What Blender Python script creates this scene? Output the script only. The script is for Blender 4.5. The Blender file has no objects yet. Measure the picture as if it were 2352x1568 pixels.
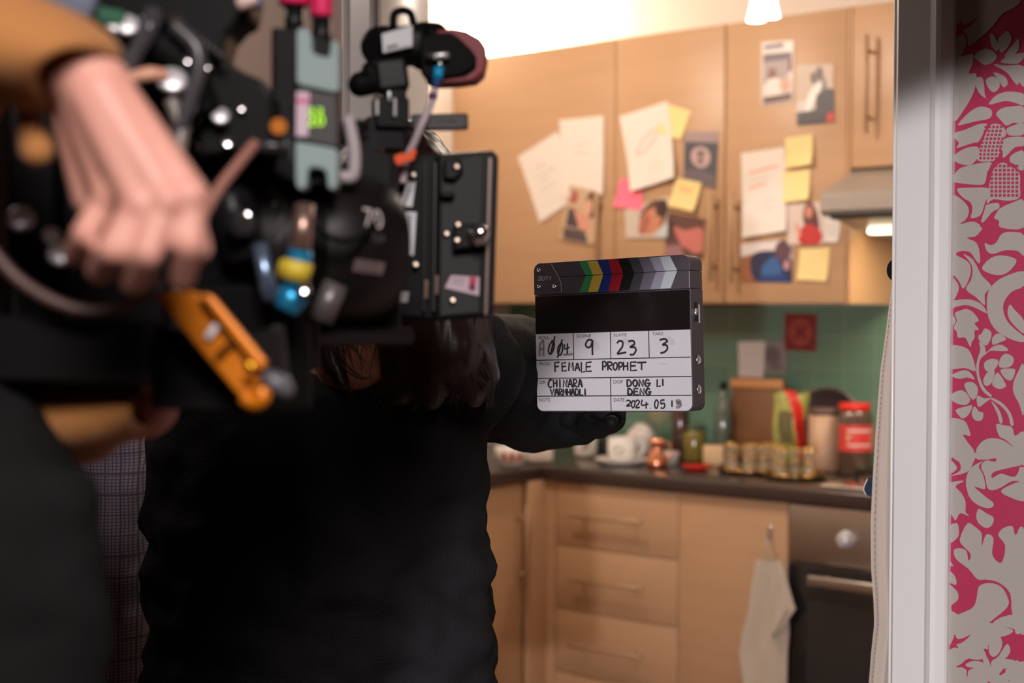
import bpy, bmesh, math, random
from mathutils import Vector, Matrix, noise
from mathutils.geometry import tessellate_polygon
random.seed(7)
C = bpy.context.scene.collection
SC = bpy.context.scene
V = Vector
# ------------------------------------------------------------------ camera
FP = 50.0 / 36.0 * 2352
CAMZ = 1.385
YAW, PITCH, ROLL = math.radians(38), math.radians(1.333), math.radians(0.2)
f0 = V((-math.sin(YAW), math.cos(YAW), 0)); r0 = V((math.cos(YAW), math.sin(YAW), 0)); UP = V((0, 0, 1))
FW = f0 * math.cos(PITCH) - UP * math.sin(PITCH)
UU = UP * math.cos(PITCH) + f0 * math.sin(PITCH)
RR = r0 * math.cos(ROLL) + UU * math.sin(ROLL)
UU = RR.cross(FW)
CAM = V((0, 0, CAMZ))
cd = bpy.data.cameras.new('camera'); co = bpy.data.objects.new('camera', cd); C.objects.link(co)
co.matrix_world = Matrix(((RR.x, UU.x, -FW.x, 0), (RR.y, UU.y, -FW.y, 0), (RR.z, UU.z, -FW.z, CAMZ), (0, 0, 0, 1)))
cd.lens = 50; cd.sensor_width = 36; cd.clip_start = 0.02
cd.dof.use_dof = True; cd.dof.focus_distance = 1.90; cd.dof.aperture_fstop = 3.1; cd.dof.aperture_blades = 0
SC.camera = co
# ------------------------------------------------------------------ world, exposure, lights
w = bpy.data.worlds.new('world'); SC.world = w; w.use_nodes = True
w.node_tree.nodes['Background'].inputs[0].default_value = (0.5, 0.45, 0.42, 1)
w.node_tree.nodes['Background'].inputs[1].default_value = 0.02
SC.view_settings.view_transform = 'Standard'; SC.view_settings.look = 'None'
SC.view_settings.exposure = 0.0; SC.view_settings.gamma = 1.0; SC.view_settings.use_curve_mapping = False
SC.cycles.use_denoising = True
SC.cycles.max_bounces = 8; SC.cycles.transparent_max_bounces = 12
SC.cycles.sample_clamp_indirect = 6
def light(name, typ, loc, energy, color, target=None, **kw):
    l = bpy.data.lights.new(name, typ); o = bpy.data.objects.new(name, l); C.objects.link(o)
    o.location = loc; l.energy = energy; l.color = color
    for k, v in kw.items(): setattr(l, k, v)
    if target is not None:
        o.rotation_euler = (V(target) - V(loc)).to_track_quat('-Z', 'Y').to_euler()
    return o
WARM = (1.0, 0.70, 0.42)
light('kitchen_key_lamp', 'POINT', (-2.35, 2.75, 2.36), 33, (1.0, 0.83, 0.68), shadow_soft_size=0.07)
light('kitchen_pendant_lamp', 'POINT', (-1.25, 2.55, 2.30), 12, (1.0, 0.83, 0.68), shadow_soft_size=0.06)
light('hood_lamp', 'AREA', (-1.45, 3.86, 1.615), 9.0, (1.0, 0.88, 0.66), target=(-1.45, 3.88, 0.9), size=0.25)
light('set_spot_lamp', 'SPOT', (0.35, -1.0, 1.2), 255, (1.0, 0.94, 0.95), target=(-0.352, 1.862, 0.648), spot_size=math.radians(42), spot_blend=0.08, shadow_soft_size=0.03)
light('overhead_softbox', 'AREA', (0.35, -0.25, 2.35), 6, (1.0, 0.90, 0.87), target=(-0.80, 0.45, 1.45), size=0.6, spread=math.radians(60))
light('wall_fill_light', 'AREA', (-2.45, 1.0, 2.35), 5.5, (1.0, 0.86, 0.78), target=(-2.25, 1.81, 1.55), size=0.35)  # added fill to brighten the pink wall, stands for no lamp there
# ------------------------------------------------------------------ pixel -> place helpers
def ray(px, py): return FW + RR * ((px - 1176) / FP) - UU * ((py - 784) / FP)
def D(px, py, d): return CAM + ray(px, py) * d
def PY(px, py, Y):
    r = ray(px, py); return CAM + r * ((Y - CAM.y) / r.y)
def PX(px, py, X):
    r = ray(px, py); return CAM + r * ((X - CAM.x) / r.x)
def PZ(px, py, Z):
    r = ray(px, py); return CAM + r * ((Z - CAM.z) / r.z)
# ------------------------------------------------------------------ materials
MATS = {}
def mat(name, col, rough=0.5, metal=0.0, **kw):
    if name in MATS: return MATS[name]
    m = bpy.data.materials.new(name); m.use_nodes = True; MATS[name] = m
    nt = m.node_tree; b = nt.nodes['Principled BSDF']
    b.inputs['Base Color'].default_value = (*col, 1); b.inputs['Roughness'].default_value = rough; b.inputs['Metallic'].default_value = metal
    if 'spec' in kw: b.inputs['Specular IOR Level'].default_value = kw['spec']
    if 'emit' in kw:
        b.inputs['Emission Color'].default_value = (*kw['emit'], 1); b.inputs['Emission Strength'].default_value = kw.get('es', 1)
    if 'trans' in kw: b.inputs['Transmission Weight'].default_value = kw['trans']; b.inputs['IOR'].default_value = kw.get('ior', 1.45)
    if 'sss' in kw:
        b.inputs['Subsurface Weight'].default_value = kw['sss']; b.inputs['Subsurface Radius'].default_value = (0.012, 0.004, 0.002); b.inputs['Subsurface Scale'].default_value = 0.6
    if 'alpha' in kw: b.inputs['Alpha'].default_value = kw['alpha']
    if 'sheen' in kw: b.inputs['Sheen Weight'].default_value = kw['sheen']
    if 'coat' in kw: b.inputs['Coat Weight'].default_value = kw['coat']; b.inputs['Coat Roughness'].default_value = 0.15
    if 'noise' in kw:      # (scale xyz, amount): gentle value variation of the material itself
        sc, amt = kw['noise']
        tc = nt.nodes.new('ShaderNodeTexCoord'); mp = nt.nodes.new('ShaderNodeMapping'); mp.inputs['Scale'].default_value = sc
        nz = nt.nodes.new('ShaderNodeTexNoise'); nz.inputs['Scale'].default_value = 1; nz.inputs['Detail'].default_value = 5
        mx = nt.nodes.new('ShaderNodeMix'); mx.data_type = 'RGBA'
        mx.inputs[6].default_value = (*[c * (1 - amt) for c in col], 1); mx.inputs[7].default_value = (*[min(1, c * (1 + amt)) for c in col], 1)
        nt.links.new(tc.outputs['Object'], mp.inputs[0]); nt.links.new(mp.outputs[0], nz.inputs[0])
        nt.links.new(nz.outputs[0], mx.inputs[0]); nt.links.new(mx.outputs[2], b.inputs['Base Color'])
    if 'bump' in kw:
        sc, st = kw['bump']
        tc = nt.nodes.new('ShaderNodeTexCoord'); nz = nt.nodes.new('ShaderNodeTexNoise'); nz.inputs['Scale'].default_value = sc; nz.inputs['Detail'].default_value = 4
        bp = nt.nodes.new('ShaderNodeBump'); bp.inputs['Strength'].default_value = st; bp.inputs['Distance'].default_value = 0.004
        nt.links.new(tc.outputs['Object'], nz.inputs[0]); nt.links.new(nz.outputs[0], bp.inputs['Height']); nt.links.new(bp.outputs[0], b.inputs['Normal'])
    return m
def s2l(r, g, b):
    f = lambda c: (c / 255 / 12.92) if c / 255 <= 0.04045 else ((c / 255 + 0.055) / 1.055) ** 2.4
    return (f(r), f(g), f(b))
WOOD = mat('beech laminate', (0.49, 0.30, 0.167), 0.42, noise=((3, 3, 26), 0.10))
WOODE = mat('beech edging', (0.46, 0.25, 0.115), 0.45)
STEEL = mat('brushed steel', (0.56, 0.53, 0.50), 0.32, 1.0)
NICKEL = mat('satin nickel', (0.62, 0.52, 0.42), 0.35, 1.0); BEIGEM = mat('beige lacquered metal', (0.42, 0.27, 0.16), 0.45, 0.25); ALU = mat('satin aluminium', (0.72, 0.72, 0.74), 0.42, 0.55)
CHROME = mat('chrome', (0.85, 0.85, 0.86), 0.15, 1.0)
BLACKP = mat('black plastic', (0.0045, 0.0044, 0.0046), 0.42, spec=0.16)
BLACKR = mat('black rubber', (0.004, 0.004, 0.004), 0.6, spec=0.1)
BLACKM = mat('black anodised metal', (0.012, 0.012, 0.013), 0.34, 0.35, spec=0.2)
GREYM = mat('dark grey metal', (0.045, 0.043, 0.048), 0.38, 0.5)
WHITEG = mat('white gloss paint', (0.80, 0.78, 0.78), 0.28)
PAPER = mat('paper', (0.78, 0.72, 0.66), 0.7)
STICK = mat('white sticker', (0.72, 0.73, 0.76), 0.5)
INK = mat('black ink', (0.012, 0.012, 0.014), 0.5)
# ------------------------------------------------------------------ mesh builder
def ortho(axis):
    a = V(axis).normalized(); t = V((0, 0, 1)) if abs(a.z) < 0.9 else V((1, 0, 0))
    x = t.cross(a).normalized(); return x, a.cross(x).normalized(), a
def axes(x=None, z=None):
    """3 orthonormal axes from a horizontal-ish x and an up-ish z"""
    x = V(x).normalized(); z = V(z) if z is not None else V((0, 0, 1)); y = z.cross(x).normalized(); z = x.cross(y); return (x, y, z)
def yawed(deg, tilt=0):
    """camera-facing axes turned by deg about the vertical: x right, y away, z up"""
    a = math.radians(deg); x = r0 * math.cos(a) + f0 * math.sin(a); y = UP.cross(x)
    if tilt:
        t = math.radians(tilt); x2 = x * math.cos(t) + UP * math.sin(t); z = x2.cross(y); return (x2, y, z)
    return (x, y, V(UP))
WA = (V((1, 0, 0)), V((0, 1, 0)), V((0, 0, 1)))
def smooth_path(pts, k=6, closed=False):
    pts = [V(p) for p in pts]; n = len(pts); out = []
    if n < 3: return pts
    rng = range(n) if closed else range(n - 1)
    for i in rng:
        p1, p2 = pts[i], pts[(i + 1) % n]
        p0 = pts[i - 1] if (i > 0 or closed) else p1; p3 = pts[(i + 2) % n] if (i + 2 < n or closed) else p2
        for j in range(k):
            t = j / k
            out.append(0.5 * ((2 * p1) + (p2 - p0) * t + (2 * p0 - 5 * p1 + 4 * p2 - p3) * t * t + (3 * p1 - p0 - 3 * p2 + p3) * t ** 3))
    if not closed: out.append(pts[-1])
    return out
_fontcache = {}
def font_mesh(s):
    if s in _fontcache: return _fontcache[s]
    c = bpy.data.curves.new('glyphs', 'FONT'); c.body = s; c.resolution_u = 3
    o = bpy.data.objects.new('glyphs', c); C.objects.link(o)
    bpy.context.view_layer.update(); dg = bpy.context.evaluated_depsgraph_get()
    me = bpy.data.meshes.new_from_object(o.evaluated_get(dg))
    vs = [V(v.co) for v in me.vertices]; fs = [tuple(p.vertices) for p in me.polygons]
    bpy.data.objects.remove(o); bpy.data.curves.remove(c); bpy.data.meshes.remove(me)
    x0 = min(v.x for v in vs); x1 = max(v.x for v in vs); y0 = min(v.y for v in vs); y1 = max(v.y for v in vs)
    r = ([((v.x - x0) / (x1 - x0), (v.y - y0) / (y1 - y0)) for v in vs], fs); _fontcache[s] = r
    return r
class MB:
    def __init__(s): s.v = []; s.f = []
    def add(s, vs, fs, mi=0, sm=False):
        b = len(s.v); s.v += [V(p) for p in vs]
        for f in fs: s.f.append((tuple(b + i for i in f), mi, sm))
        return s
    def box(s, c, size, A=WA, bev=0.0, mi=0, seg=2):
        c = V(c); hx, hy, hz = [k / 2 for k in size]
        if bev <= 0:
            P = [c + A[0] * (hx * i) + A[1] * (hy * j) + A[2] * (hz * k) for i in (-1, 1) for j in (-1, 1) for k in (-1, 1)]
            return s.add(P, [(0, 1, 3, 2), (4, 6, 7, 5), (0, 4, 5, 1), (2, 3, 7, 6), (0, 2, 6, 4), (1, 5, 7, 3)], mi)
        bm = bmesh.new(); bmesh.ops.create_cube(bm, size=1)
        for v in bm.verts: v.co = V((v.co.x * size[0], v.co.y * size[1], v.co.z * size[2]))
        bmesh.ops.bevel(bm, geom=list(bm.edges), offset=min(bev, 0.49 * min(size)), segments=seg, affect='EDGES', profile=0.5)
        bm.verts.index_update()
        P = [c + A[0] * v.co.x + A[1] * v.co.y + A[2] * v.co.z for v in bm.verts]
        s.add(P, [tuple(v.index for v in f.verts) for f in bm.faces], mi, True); bm.free(); return s
    def b2(s, x0, x1, y0, y1, z0, z1, bev=0, mi=0): return s.box(((x0 + x1) / 2, (y0 + y1) / 2, (z0 + z1) / 2), (abs(x1 - x0), abs(y1 - y0), abs(z1 - z0)), WA, bev, mi)
    def lathe(s, prof, o, axis=(0, 0, 1), n=24, mi=0, sm=True, sx=1, sy=1):
        X, Y, A = ortho(axis) if tuple(axis) != (0, 0, 1) else WA
        o = V(o); P = []; F = []
        for r, h in prof:
            for i in range(n):
                a = 2 * math.pi * i / n; P.append(o + A * h + X * (r * sx * math.cos(a)) + Y * (r * sy * math.sin(a)))
        m = len(prof)
        for j in range(m - 1):
            for i in range(n):
                k = (i + 1) % n; F.append((j * n + i, j * n + k, (j + 1) * n + k, (j + 1) * n + i))
        if prof[0][0] > 1e-6: F.append(tuple(range(n - 1, -1, -1)))
        if prof[-1][0] > 1e-6: F.append(tuple((m - 1) * n + i for i in range(n)))
        b = len(s.v); s.v += P
        for f in F: s.f.append((tuple(b + i for i in f), mi, sm and len(f) == 4))
        return s
    def cyl(s, p0, p1, r0_, r1_=None, n=20, mi=0, bev=0):
        p0 = V(p0); p1 = V(p1); r1_ = r0_ if r1_ is None else r1_; L = (p1 - p0).length
        pr = [(r0_, 0), (r1_, L)] if not bev else [(r0_ - bev, 0), (r0_, bev), (r1_, L - bev), (r1_ - bev, L)]
        return s.lathe(pr, p0, tuple((p1 - p0).normalized()), n, mi)
    def tube(s, pts, r, n=8, k=6, mi=0, closed=False):
        pts = smooth_path(pts, k, closed) if k else [V(p) for p in pts]; m = len(pts)
        rf = r if callable(r) else (lambda t: r)
        T = (pts[1] - pts[0]).normalized(); X, Y, _ = ortho(T); P = []; F = []
        for i, p in enumerate(pts):
            t = (pts[min(i + 1, m - 1)] - pts[max(i - 1, 0)])
            t = t.normalized() if t.length > 1e-9 else T
            X = (X - t * X.dot(t)).normalized(); Y = t.cross(X)
            rr = rf(i / (m - 1))
            for j in range(n):
                a = 2 * math.pi * j / n; P.append(p + X * (rr * math.cos(a)) + Y * (rr * math.sin(a)))
        for i in range(m - 1 if not closed else m):
            for j in range(n):
                k2 = (j + 1) % n; i2 = (i + 1) % m; F.append((i * n + j, i * n + k2, i2 * n + k2, i2 * n + j))
        b = len(s.v); s.v += P
        for f in F: s.f.append((tuple(b + q for q in f), mi, True))
        if not closed:
            s.f.append((tuple(b + q for q in range(n - 1, -1, -1)), mi, False)); s.f.append((tuple(b + (m - 1) * n + q for q in range(n)), mi, False))
        return s
    def ell(s, c, r, A=WA, n=20, m=12, mi=0):
        c = V(c); P = [c + A[2] * r[2]]; F = []
        for j in range(1, m):
            ph = math.pi * j / m
            for i in range(n):
                a = 2 * math.pi * i / n
                P.append(c + A[0] * (r[0] * math.sin(ph) * math.cos(a)) + A[1] * (r[1] * math.sin(ph) * math.sin(a)) + A[2] * (r[2] * math.cos(ph)))
        P.append(c - A[2] * r[2]); L = len(P) - 1
        for i in range(n):
            k = (i + 1) % n; F.append((0, 1 + i, 1 + k)); F.append((L, L - n + k, L - n + i))
            for j in range(m - 2): F.append((1 + j * n + i, 1 + (j + 1) * n + i, 1 + (j + 1) * n + k, 1 + j * n + k))
        return s.add(P, F, mi, True)
    def cap(s, p0, p1, ra, rb, n=16):
        """closed tapered capsule"""
        p0 = V(p0); p1 = V(p1); d = p1 - p0; L = d.length
        if L < 1e-6: return s.ell(p0, (ra, ra, ra))
        pr = [(0, -ra)] + [(ra * math.sin(t * math.pi / 10), -ra * math.cos(t * math.pi / 10)) for t in range(1, 6)]
        pr += [(rb * math.cos(t * math.pi / 10), L + rb * math.sin(t * math.pi / 10)) for t in range(0, 5)] + [(0, L + rb)]
        return s.lathe(pr, p0, tuple(d.normalized()), n)
    def loft(s, rings, A=WA, n=28, mi=0, sm=True, caps=True):
        """rings: (centre, rx, ry) ellipses in the A[0],A[1] plane"""
        P = []; F = []
        for c, rx, ry in rings:
            for i in range(n):
                a = 2 * math.pi * i / n; P.append(V(c) + A[0] * (rx * math.cos(a)) + A[1] * (ry * math.sin(a)))
        m = len(rings)
        for j in range(m - 1):
            for i in range(n):
                k = (i + 1) % n; F.append((j * n + i, j * n + k, (j + 1) * n + k, (j + 1) * n + i))
        if caps: F.append(tuple(range(n - 1, -1, -1))); F.append(tuple((m - 1) * n + i for i in range(n)))
        return s.add(P, F, mi, sm)
    def prism(s, pts, off, mi=0, mi_side=None):
        pts = [V(p) for p in pts]; off = V(off); n = len(pts)
        tri = tessellate_polygon([pts]); b = len(s.v); s.v += pts + [p + off for p in pts]
        for t in tri: s.f.append((tuple(b + i for i in t), mi, False)); s.f.append((tuple(b + n + i for i in reversed(t)), mi, False))
        for i in range(n):
            k = (i + 1) % n; s.f.append(((b + i, b + n + i, b + n + k, b + k), mi if mi_side is None else mi_side, False))
        return s
    def poly(s, pts, mi=0):
        pts = [V(p) for p in pts]; tri = tessellate_polygon([pts]); return s.add(pts, [tuple(t) for t in tri], mi)
    def grid(s, fn, nu, nv, mi=0, sm=True):
        P = [fn(i / nu, j / nv) for j in range(nv + 1) for i in range(nu + 1)]
        F = [(j * (nu + 1) + i, j * (nu + 1) + i + 1, (j + 1) * (nu + 1) + i + 1, (j + 1) * (nu + 1) + i) for j in range(nv) for i in range(nu)]
        return s.add(P, F, mi, sm)
    def text(s, st, o, ex, ey, wd, ht, mi=0, fn=None):
        vs, fs = font_mesh(st); o = V(o)
        return s.add([fn(x * wd, y * ht) if fn else o + V(ex) * (x * wd) + V(ey) * (y * ht) for x, y in vs], fs, mi)
    def ribbon(s, pts, wd, nrm, lift, mi=0):
        nrm = V(nrm); pts = [V(p) + nrm * lift for p in pts]; P = []; m = len(pts)
        for i in range(m):
            t = pts[min(i + 1, m - 1)] - pts[max(i - 1, 0)]
            if t.length < 1e-9: t = V((1, 0, 0))
            q = nrm.cross(t.normalized()); P += [pts[i] + q * (wd / 2), pts[i] - q * (wd / 2)]
        return s.add(P, [(2 * i, 2 * i + 1, 2 * i + 3, 2 * i + 2) for i in range(m - 1)], mi)
    def build(s, name, mats, parent=None, fixn=True, **props):
        me = bpy.data.meshes.new(name); me.from_pydata([tuple(p) for p in s.v], [], [f[0] for f in s.f])
        if not isinstance(mats, (list, tuple)): mats = [mats]
        for m in mats: me.materials.append(m)
        for p, f in zip(me.polygons, s.f): p.material_index = f[1]; p.use_smooth = f[2]
        if fixn:
            bm = bmesh.new(); bm.from_mesh(me); bmesh.ops.recalc_face_normals(bm, faces=bm.faces); bm.to_mesh(me); bm.free()
        o = bpy.data.objects.new(name, me); C.objects.link(o)
        if parent is not None: adopt(o, parent)
        for k, v in props.items(): o[k] = v
        return o
def wmat(o):
    return (wmat(o.parent) @ o.matrix_parent_inverse @ o.matrix_basis) if o.parent else o.matrix_basis.copy()
def adopt(o, parent):
    o.parent = parent; o.matrix_parent_inverse = wmat(parent).inverted()
def thing(name, label, cat, loc, group=None):
    o = bpy.data.objects.new(name, None); C.objects.link(o); o.location = loc; o.empty_display_size = 0.05
    return tag(o, label, cat, group)
def tag(o, label, cat, group=None):
    o['label'] = label; o['category'] = cat
    if group: o['group'] = group
    return o
def recenter(o):
    """put a one-mesh thing's origin at its own base"""
    me = o.data; xs = [v.co for v in me.vertices]
    c = V((sum(v.x for v in xs) / len(xs), sum(v.y for v in xs) / len(xs), min(v.z for v in xs)))
    for v in me.vertices: v.co -= c
    o.location = c; return o
def struct(name, mb, m, **kw):
    o = mb.build(name, m, **kw); o['kind'] = 'structure'; return o
def copy_tree(o, delta, label, group=None):
    r = o.copy(); C.objects.link(r); r.location = V(o.location) + V(delta); r['label'] = label
    if group: r['group'] = group
    for ch in list(o.children):
        c = ch.copy(); C.objects.link(c); c.parent = r; c.matrix_parent_inverse = ch.matrix_parent_inverse.copy()
        for g in list(ch.children):
            d = g.copy(); C.objects.link(d); d.parent = c; d.matrix_parent_inverse = g.matrix_parent_inverse.copy()
    return r
def blob(name, mb, mats, parent, voxel=0.006, smooth=4, disp=None, colour=None):
    """fuse closed shapes into ONE continuous surface"""
    o = mb.build('fuse', mats); bpy.context.view_layer.update()
    md = o.modifiers.new('r', 'REMESH'); md.mode = 'VOXEL'; md.voxel_size = voxel
    if smooth:
        sm = o.modifiers.new('s', 'SMOOTH'); sm.iterations = smooth; sm.factor = 0.5
    bpy.context.view_layer.update(); dg = bpy.context.evaluated_depsgraph_get()
    me = bpy.data.meshes.new_from_object(o.evaluated_get(dg)); me.name = name
    old = o.data; bpy.data.objects.remove(o); bpy.data.meshes.remove(old)
    if disp:
        ns = [v.normal.copy() for v in me.vertices]
        for v, nn in zip(me.vertices, ns): v.co = v.co + nn * disp(v.co)
    me.materials.clear()
    for m in (mats if isinstance(mats, (list, tuple)) else [mats]): me.materials.append(m)
    for p in me.polygons: p.use_smooth = True; p.material_index = 0
    r = bpy.data.objects.new(name, me); C.objects.link(r)
    if parent is not None: adopt(r, parent)
    return r
# ================================================================== structure
YW, YU, YD = 4.11, 3.78, 3.53           # back wall, wall-cabinet fronts, base-cabinet fronts
XL = -3.22
JL, JR, YP0, YP1 = -1.725, -0.765, 1.81, 1.93   # door opening, partition faces
HC = 2.50
PINK = mat('dusty pink wall paint', s2l(176, 152, 140), 0.75, bump=(160, 0.15))
CREAM = mat('cream kitchen paint', (0.80, 0.73, 0.66), 0.7, bump=(120, 0.15))
CEIL = mat('ceiling paint', (0.75, 0.71, 0.66), 0.8, bump=(60, 0.3))
LINO = mat('brown vinyl floor', (0.16, 0.11, 0.075), 0.45, noise=((2, 14, 2), 0.25))
def tile_material():
    m = mat('green glazed tile', s2l(100, 134, 114), 0.22); nt = m.node_tree; b = nt.nodes['Principled BSDF']
    tc = nt.nodes.new('ShaderNodeTexCoord'); mp = nt.nodes.new('ShaderNodeMapping'); mp.inputs['Rotation'].default_value = (math.radians(90), 0, 0)
    br = nt.nodes.new('ShaderNodeTexBrick'); br.offset = 0; br.inputs['Scale'].default_value = 1; br.inputs['Brick Width'].default_value = 0.1; br.inputs['Row Height'].default_value = 0.1
    br.inputs['Mortar Size'].default_value = 0.0022; br.inputs['Color1'].default_value = (*s2l(94, 130, 110), 1); br.inputs['Color2'].default_value = (*s2l(104, 138, 116), 1); br.inputs['Mortar'].default_value = (*s2l(122, 148, 130), 1)
    nt.links.new(tc.outputs['Object'], mp.inputs[0]); nt.links.new(mp.outputs[0], br.inputs[0]); nt.links.new(br.outputs[0], b.inputs['Base Color'])
    return m
TILE = tile_material()
struct('floor', MB().b2(-3.9, 1.6, -2.8, 4.3, -0.1, 0), LINO)
struct('ceiling', MB().b2(-3.9, 1.6, -2.8, 4.3, HC, HC + 0.1), CEIL)
struct('wall_back', MB().b2(XL - 0.1, 0.6, YW, YW + 0.1, 0, HC), CREAM)
struct('wall_left', MB().b2(XL - 0.1, XL, YP1, YW, 0, HC), CREAM)
struct('wall_right', MB().b2(0.5, 0.6, YP1, YW, 0, HC), CREAM)
struct('trim_tile_splashback', MB().b2(XL + 0.001, 0.499, YW - 0.008, YW - 0.0005, 0.90, 1.398), TILE)
struct('trim_tile_side', MB().b2(XL + 0.0005, XL + 0.008, YP1 + 0.1, YW - 0.009, 0.90, 1.398), CREAM)
# partition between the hall and the kitchen
struct('wall_front_left', MB().b2(-3.6, JL, YP0, YP1, 0, HC), PINK)
struct('wall_front_top', MB().b2(JL, JR, YP0, YP1, 2.06, HC), PINK)
struct('wall_hall_left', MB().b2(-3.6, -3.5, -2.6, YP0, 0, HC), PINK)
struct('wall_hall_right', MB().b2(1.4, 1.5, -2.6, YP0, 0, HC), PINK)
struct('wall_hall_rear', MB().b2(-3.6, 1.5, -2.7, -2.6, 0, HC), PINK)
# ---- wallpapered half of the partition: raspberry ground, silver-grey printed damask
RASP = mat('raspberry wallpaper ground', s2l(176, 40, 82), 0.55, noise=((900, 900, 900), 0.12))
SILV = mat('silver grey wallpaper print', s2l(172, 163, 156), 0.5, noise=((900, 900, 900), 0.14))
Z1 = [  # outlines traced in wall coordinates: (panel offset, list of closed shapes)
 [430,0,500,0,495,60,490,130,460,170,430,175],
 [640,20,660,0,880,0,850,50,760,100,690,190,600,270,530,318,520,250,490,215,530,190,590,120],
 [490,235,515,290,490,360,460,410,440,390,435,330,455,270],
 [680,235,710,250,735,320,725,355,695,330,678,280], [790,215,820,240,825,280,790,340,755,365,735,330,735,270,765,240],
 [865,270,880,290,870,350,830,390,780,400,800,350,840,310], [580,370,630,340,690,350,725,390,700,430,640,450,590,415,570,400],
 [750,430,800,390,911,365,911,400,870,440,800,440], [575,545,620,535,635,580,640,650,650,680,610,655,580,600],
 [650,550,700,530,740,560,740,610,700,640,660,600], [700,500,780,530,800,580,770,605,740,560],
 [700,445,780,455,911,460,911,600,880,570,865,590,830,550,790,500],
 [440,410,520,380,560,375,556,440,530,510,580,510,575,600,545,680,490,770,450,840,440,720,425,650,440,580,430,500,460,440],
 [670,725,720,660,800,635,870,640,911,655,911,730,860,715,780,700], [465,865,520,790,600,740,680,755,690,800,660,825,580,840,500,860],
 [720,790,760,750,850,735,911,745,911,850,840,850,790,870,750,830], [450,920,500,900,600,860,655,860,640,905,600,980,560,990,460,1025,470,990,445,950],
 [690,860,760,870,790,930,740,990,745,1060,700,1115,590,1110,600,1040,650,920], [795,890,850,865,911,855,911,930,840,940,800,930],
 [740,1000,790,955,911,950,911,1010,850,1020,790,1080,765,1090,765,1050], [445,1080,500,1030,570,1015,600,1030,590,1090,550,1140,490,1140,450,1115],
 [440,1250,470,1170,560,1140,640,1125,690,1130,660,1190,640,1270,580,1280,480,1270],
 [720,1150,770,1125,820,1155,880,1195,885,1290,880,1370,800,1390,700,1380,655,1410,670,1300,690,1200],
 [820,1080,870,1050,911,1050,911,1175,870,1170,850,1140,815,1120], [460,1310,520,1300,650,1300,670,1330,640,1410,610,1490,545,1510,555,1450,540,1400,490,1370],
 [410,1350,450,1350,510,1410,530,1470,500,1530,450,1550,430,1500,425,1400], [650,1420,730,1405,740,1440,690,1470,640,1530,615,1535,640,1450],
 [750,1440,840,1400,911,1390,911,1575,750,1575,740,1530,705,1510,725,1470], [455,1565,540,1535,590,1545,600,1575,455,1575]]
Z2 = [
 [400,0,605,0,605,40,570,70,515,80,580,110,605,180,605,255,575,230,540,180,480,170,455,195,520,240,545,300,525,380,490,430,470,380,440,330,400,300],
 [490,190,560,230,620,340,685,410,640,470,640,545,580,490,510,435,545,370,555,290,525,230], [640,115,680,130,720,110,760,50,830,38,911,60,911,200,870,170,780,165,700,190,655,170],
 [620,290,680,220,760,200,860,230,820,300,760,335,690,330], [911,310,911,410,830,450,775,520,770,590,800,660,860,720,911,760,911,800,820,780,720,720,670,640,655,560,660,470,690,410,770,350],
 [815,540,850,580,911,650,911,740,850,690,810,640,798,590], [400,320,440,350,470,420,450,500,430,520,400,440],
 [450,510,540,505,620,540,655,600,600,575,520,545,450,560,440,600,455,650,440,690,395,720,400,520],
 [510,570,555,590,600,650,570,670,600,715,570,720,570,770,550,800,540,835,505,770,465,770,460,730,445,700,460,650,450,600,480,580],
 [640,705,685,730,680,780,650,825,610,800,595,760,620,740], [700,760,740,740,790,780,750,800,700,820,690,790],
 [700,830,760,820,805,858,740,862,680,860,640,890,610,920,600,970,605,1040,640,1120,690,1170,670,1175,620,1130,590,1050,580,980,590,920,610,850,600,800,640,830,650,870],
 [395,850,440,820,510,840,550,890,578,990,560,1000,500,980,430,990,395,975], [640,940,690,915,735,930,720,975,680,1010,640,985],
 [750,910,790,880,840,910,830,960,790,978,740,970], [750,990,840,985,850,1010,825,1065,780,1050], [730,1010,780,1080,785,1110,740,1125,695,1100,700,1060],
 [690,990,710,1010,690,1080,650,1105,630,1070,650,1020], [435,1030,490,995,540,1010,570,1060,520,1045,470,1055], [500,1090,550,1075,590,1110,590,1160,560,1200,520,1150],
 [445,1150,490,1135,540,1195,510,1235,460,1225,430,1190], [455,1270,510,1245,555,1240,530,1300,490,1330,470,1310], [570,1245,600,1280,630,1290,620,1340,570,1340,550,1290],
 [590,1170,640,1190,690,1185,650,1215,600,1250,585,1210], [690,1185,760,1220,820,1290,840,1370,820,1375,800,1300,750,1240,690,1200], [685,1208,740,1268,765,1350,745,1360,725,1290],
 [911,960,911,1300,880,1230,840,1150,840,1080,870,1010], [390,1340,440,1325,500,1345,530,1400,540,1450,490,1440,520,1490,560,1570,390,1570],
 [720,1370,770,1375,830,1390,850,1450,911,1420,911,1575,600,1575,610,1500,680,1465,770,1480,840,1530,790,1480,740,1450]]
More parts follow.
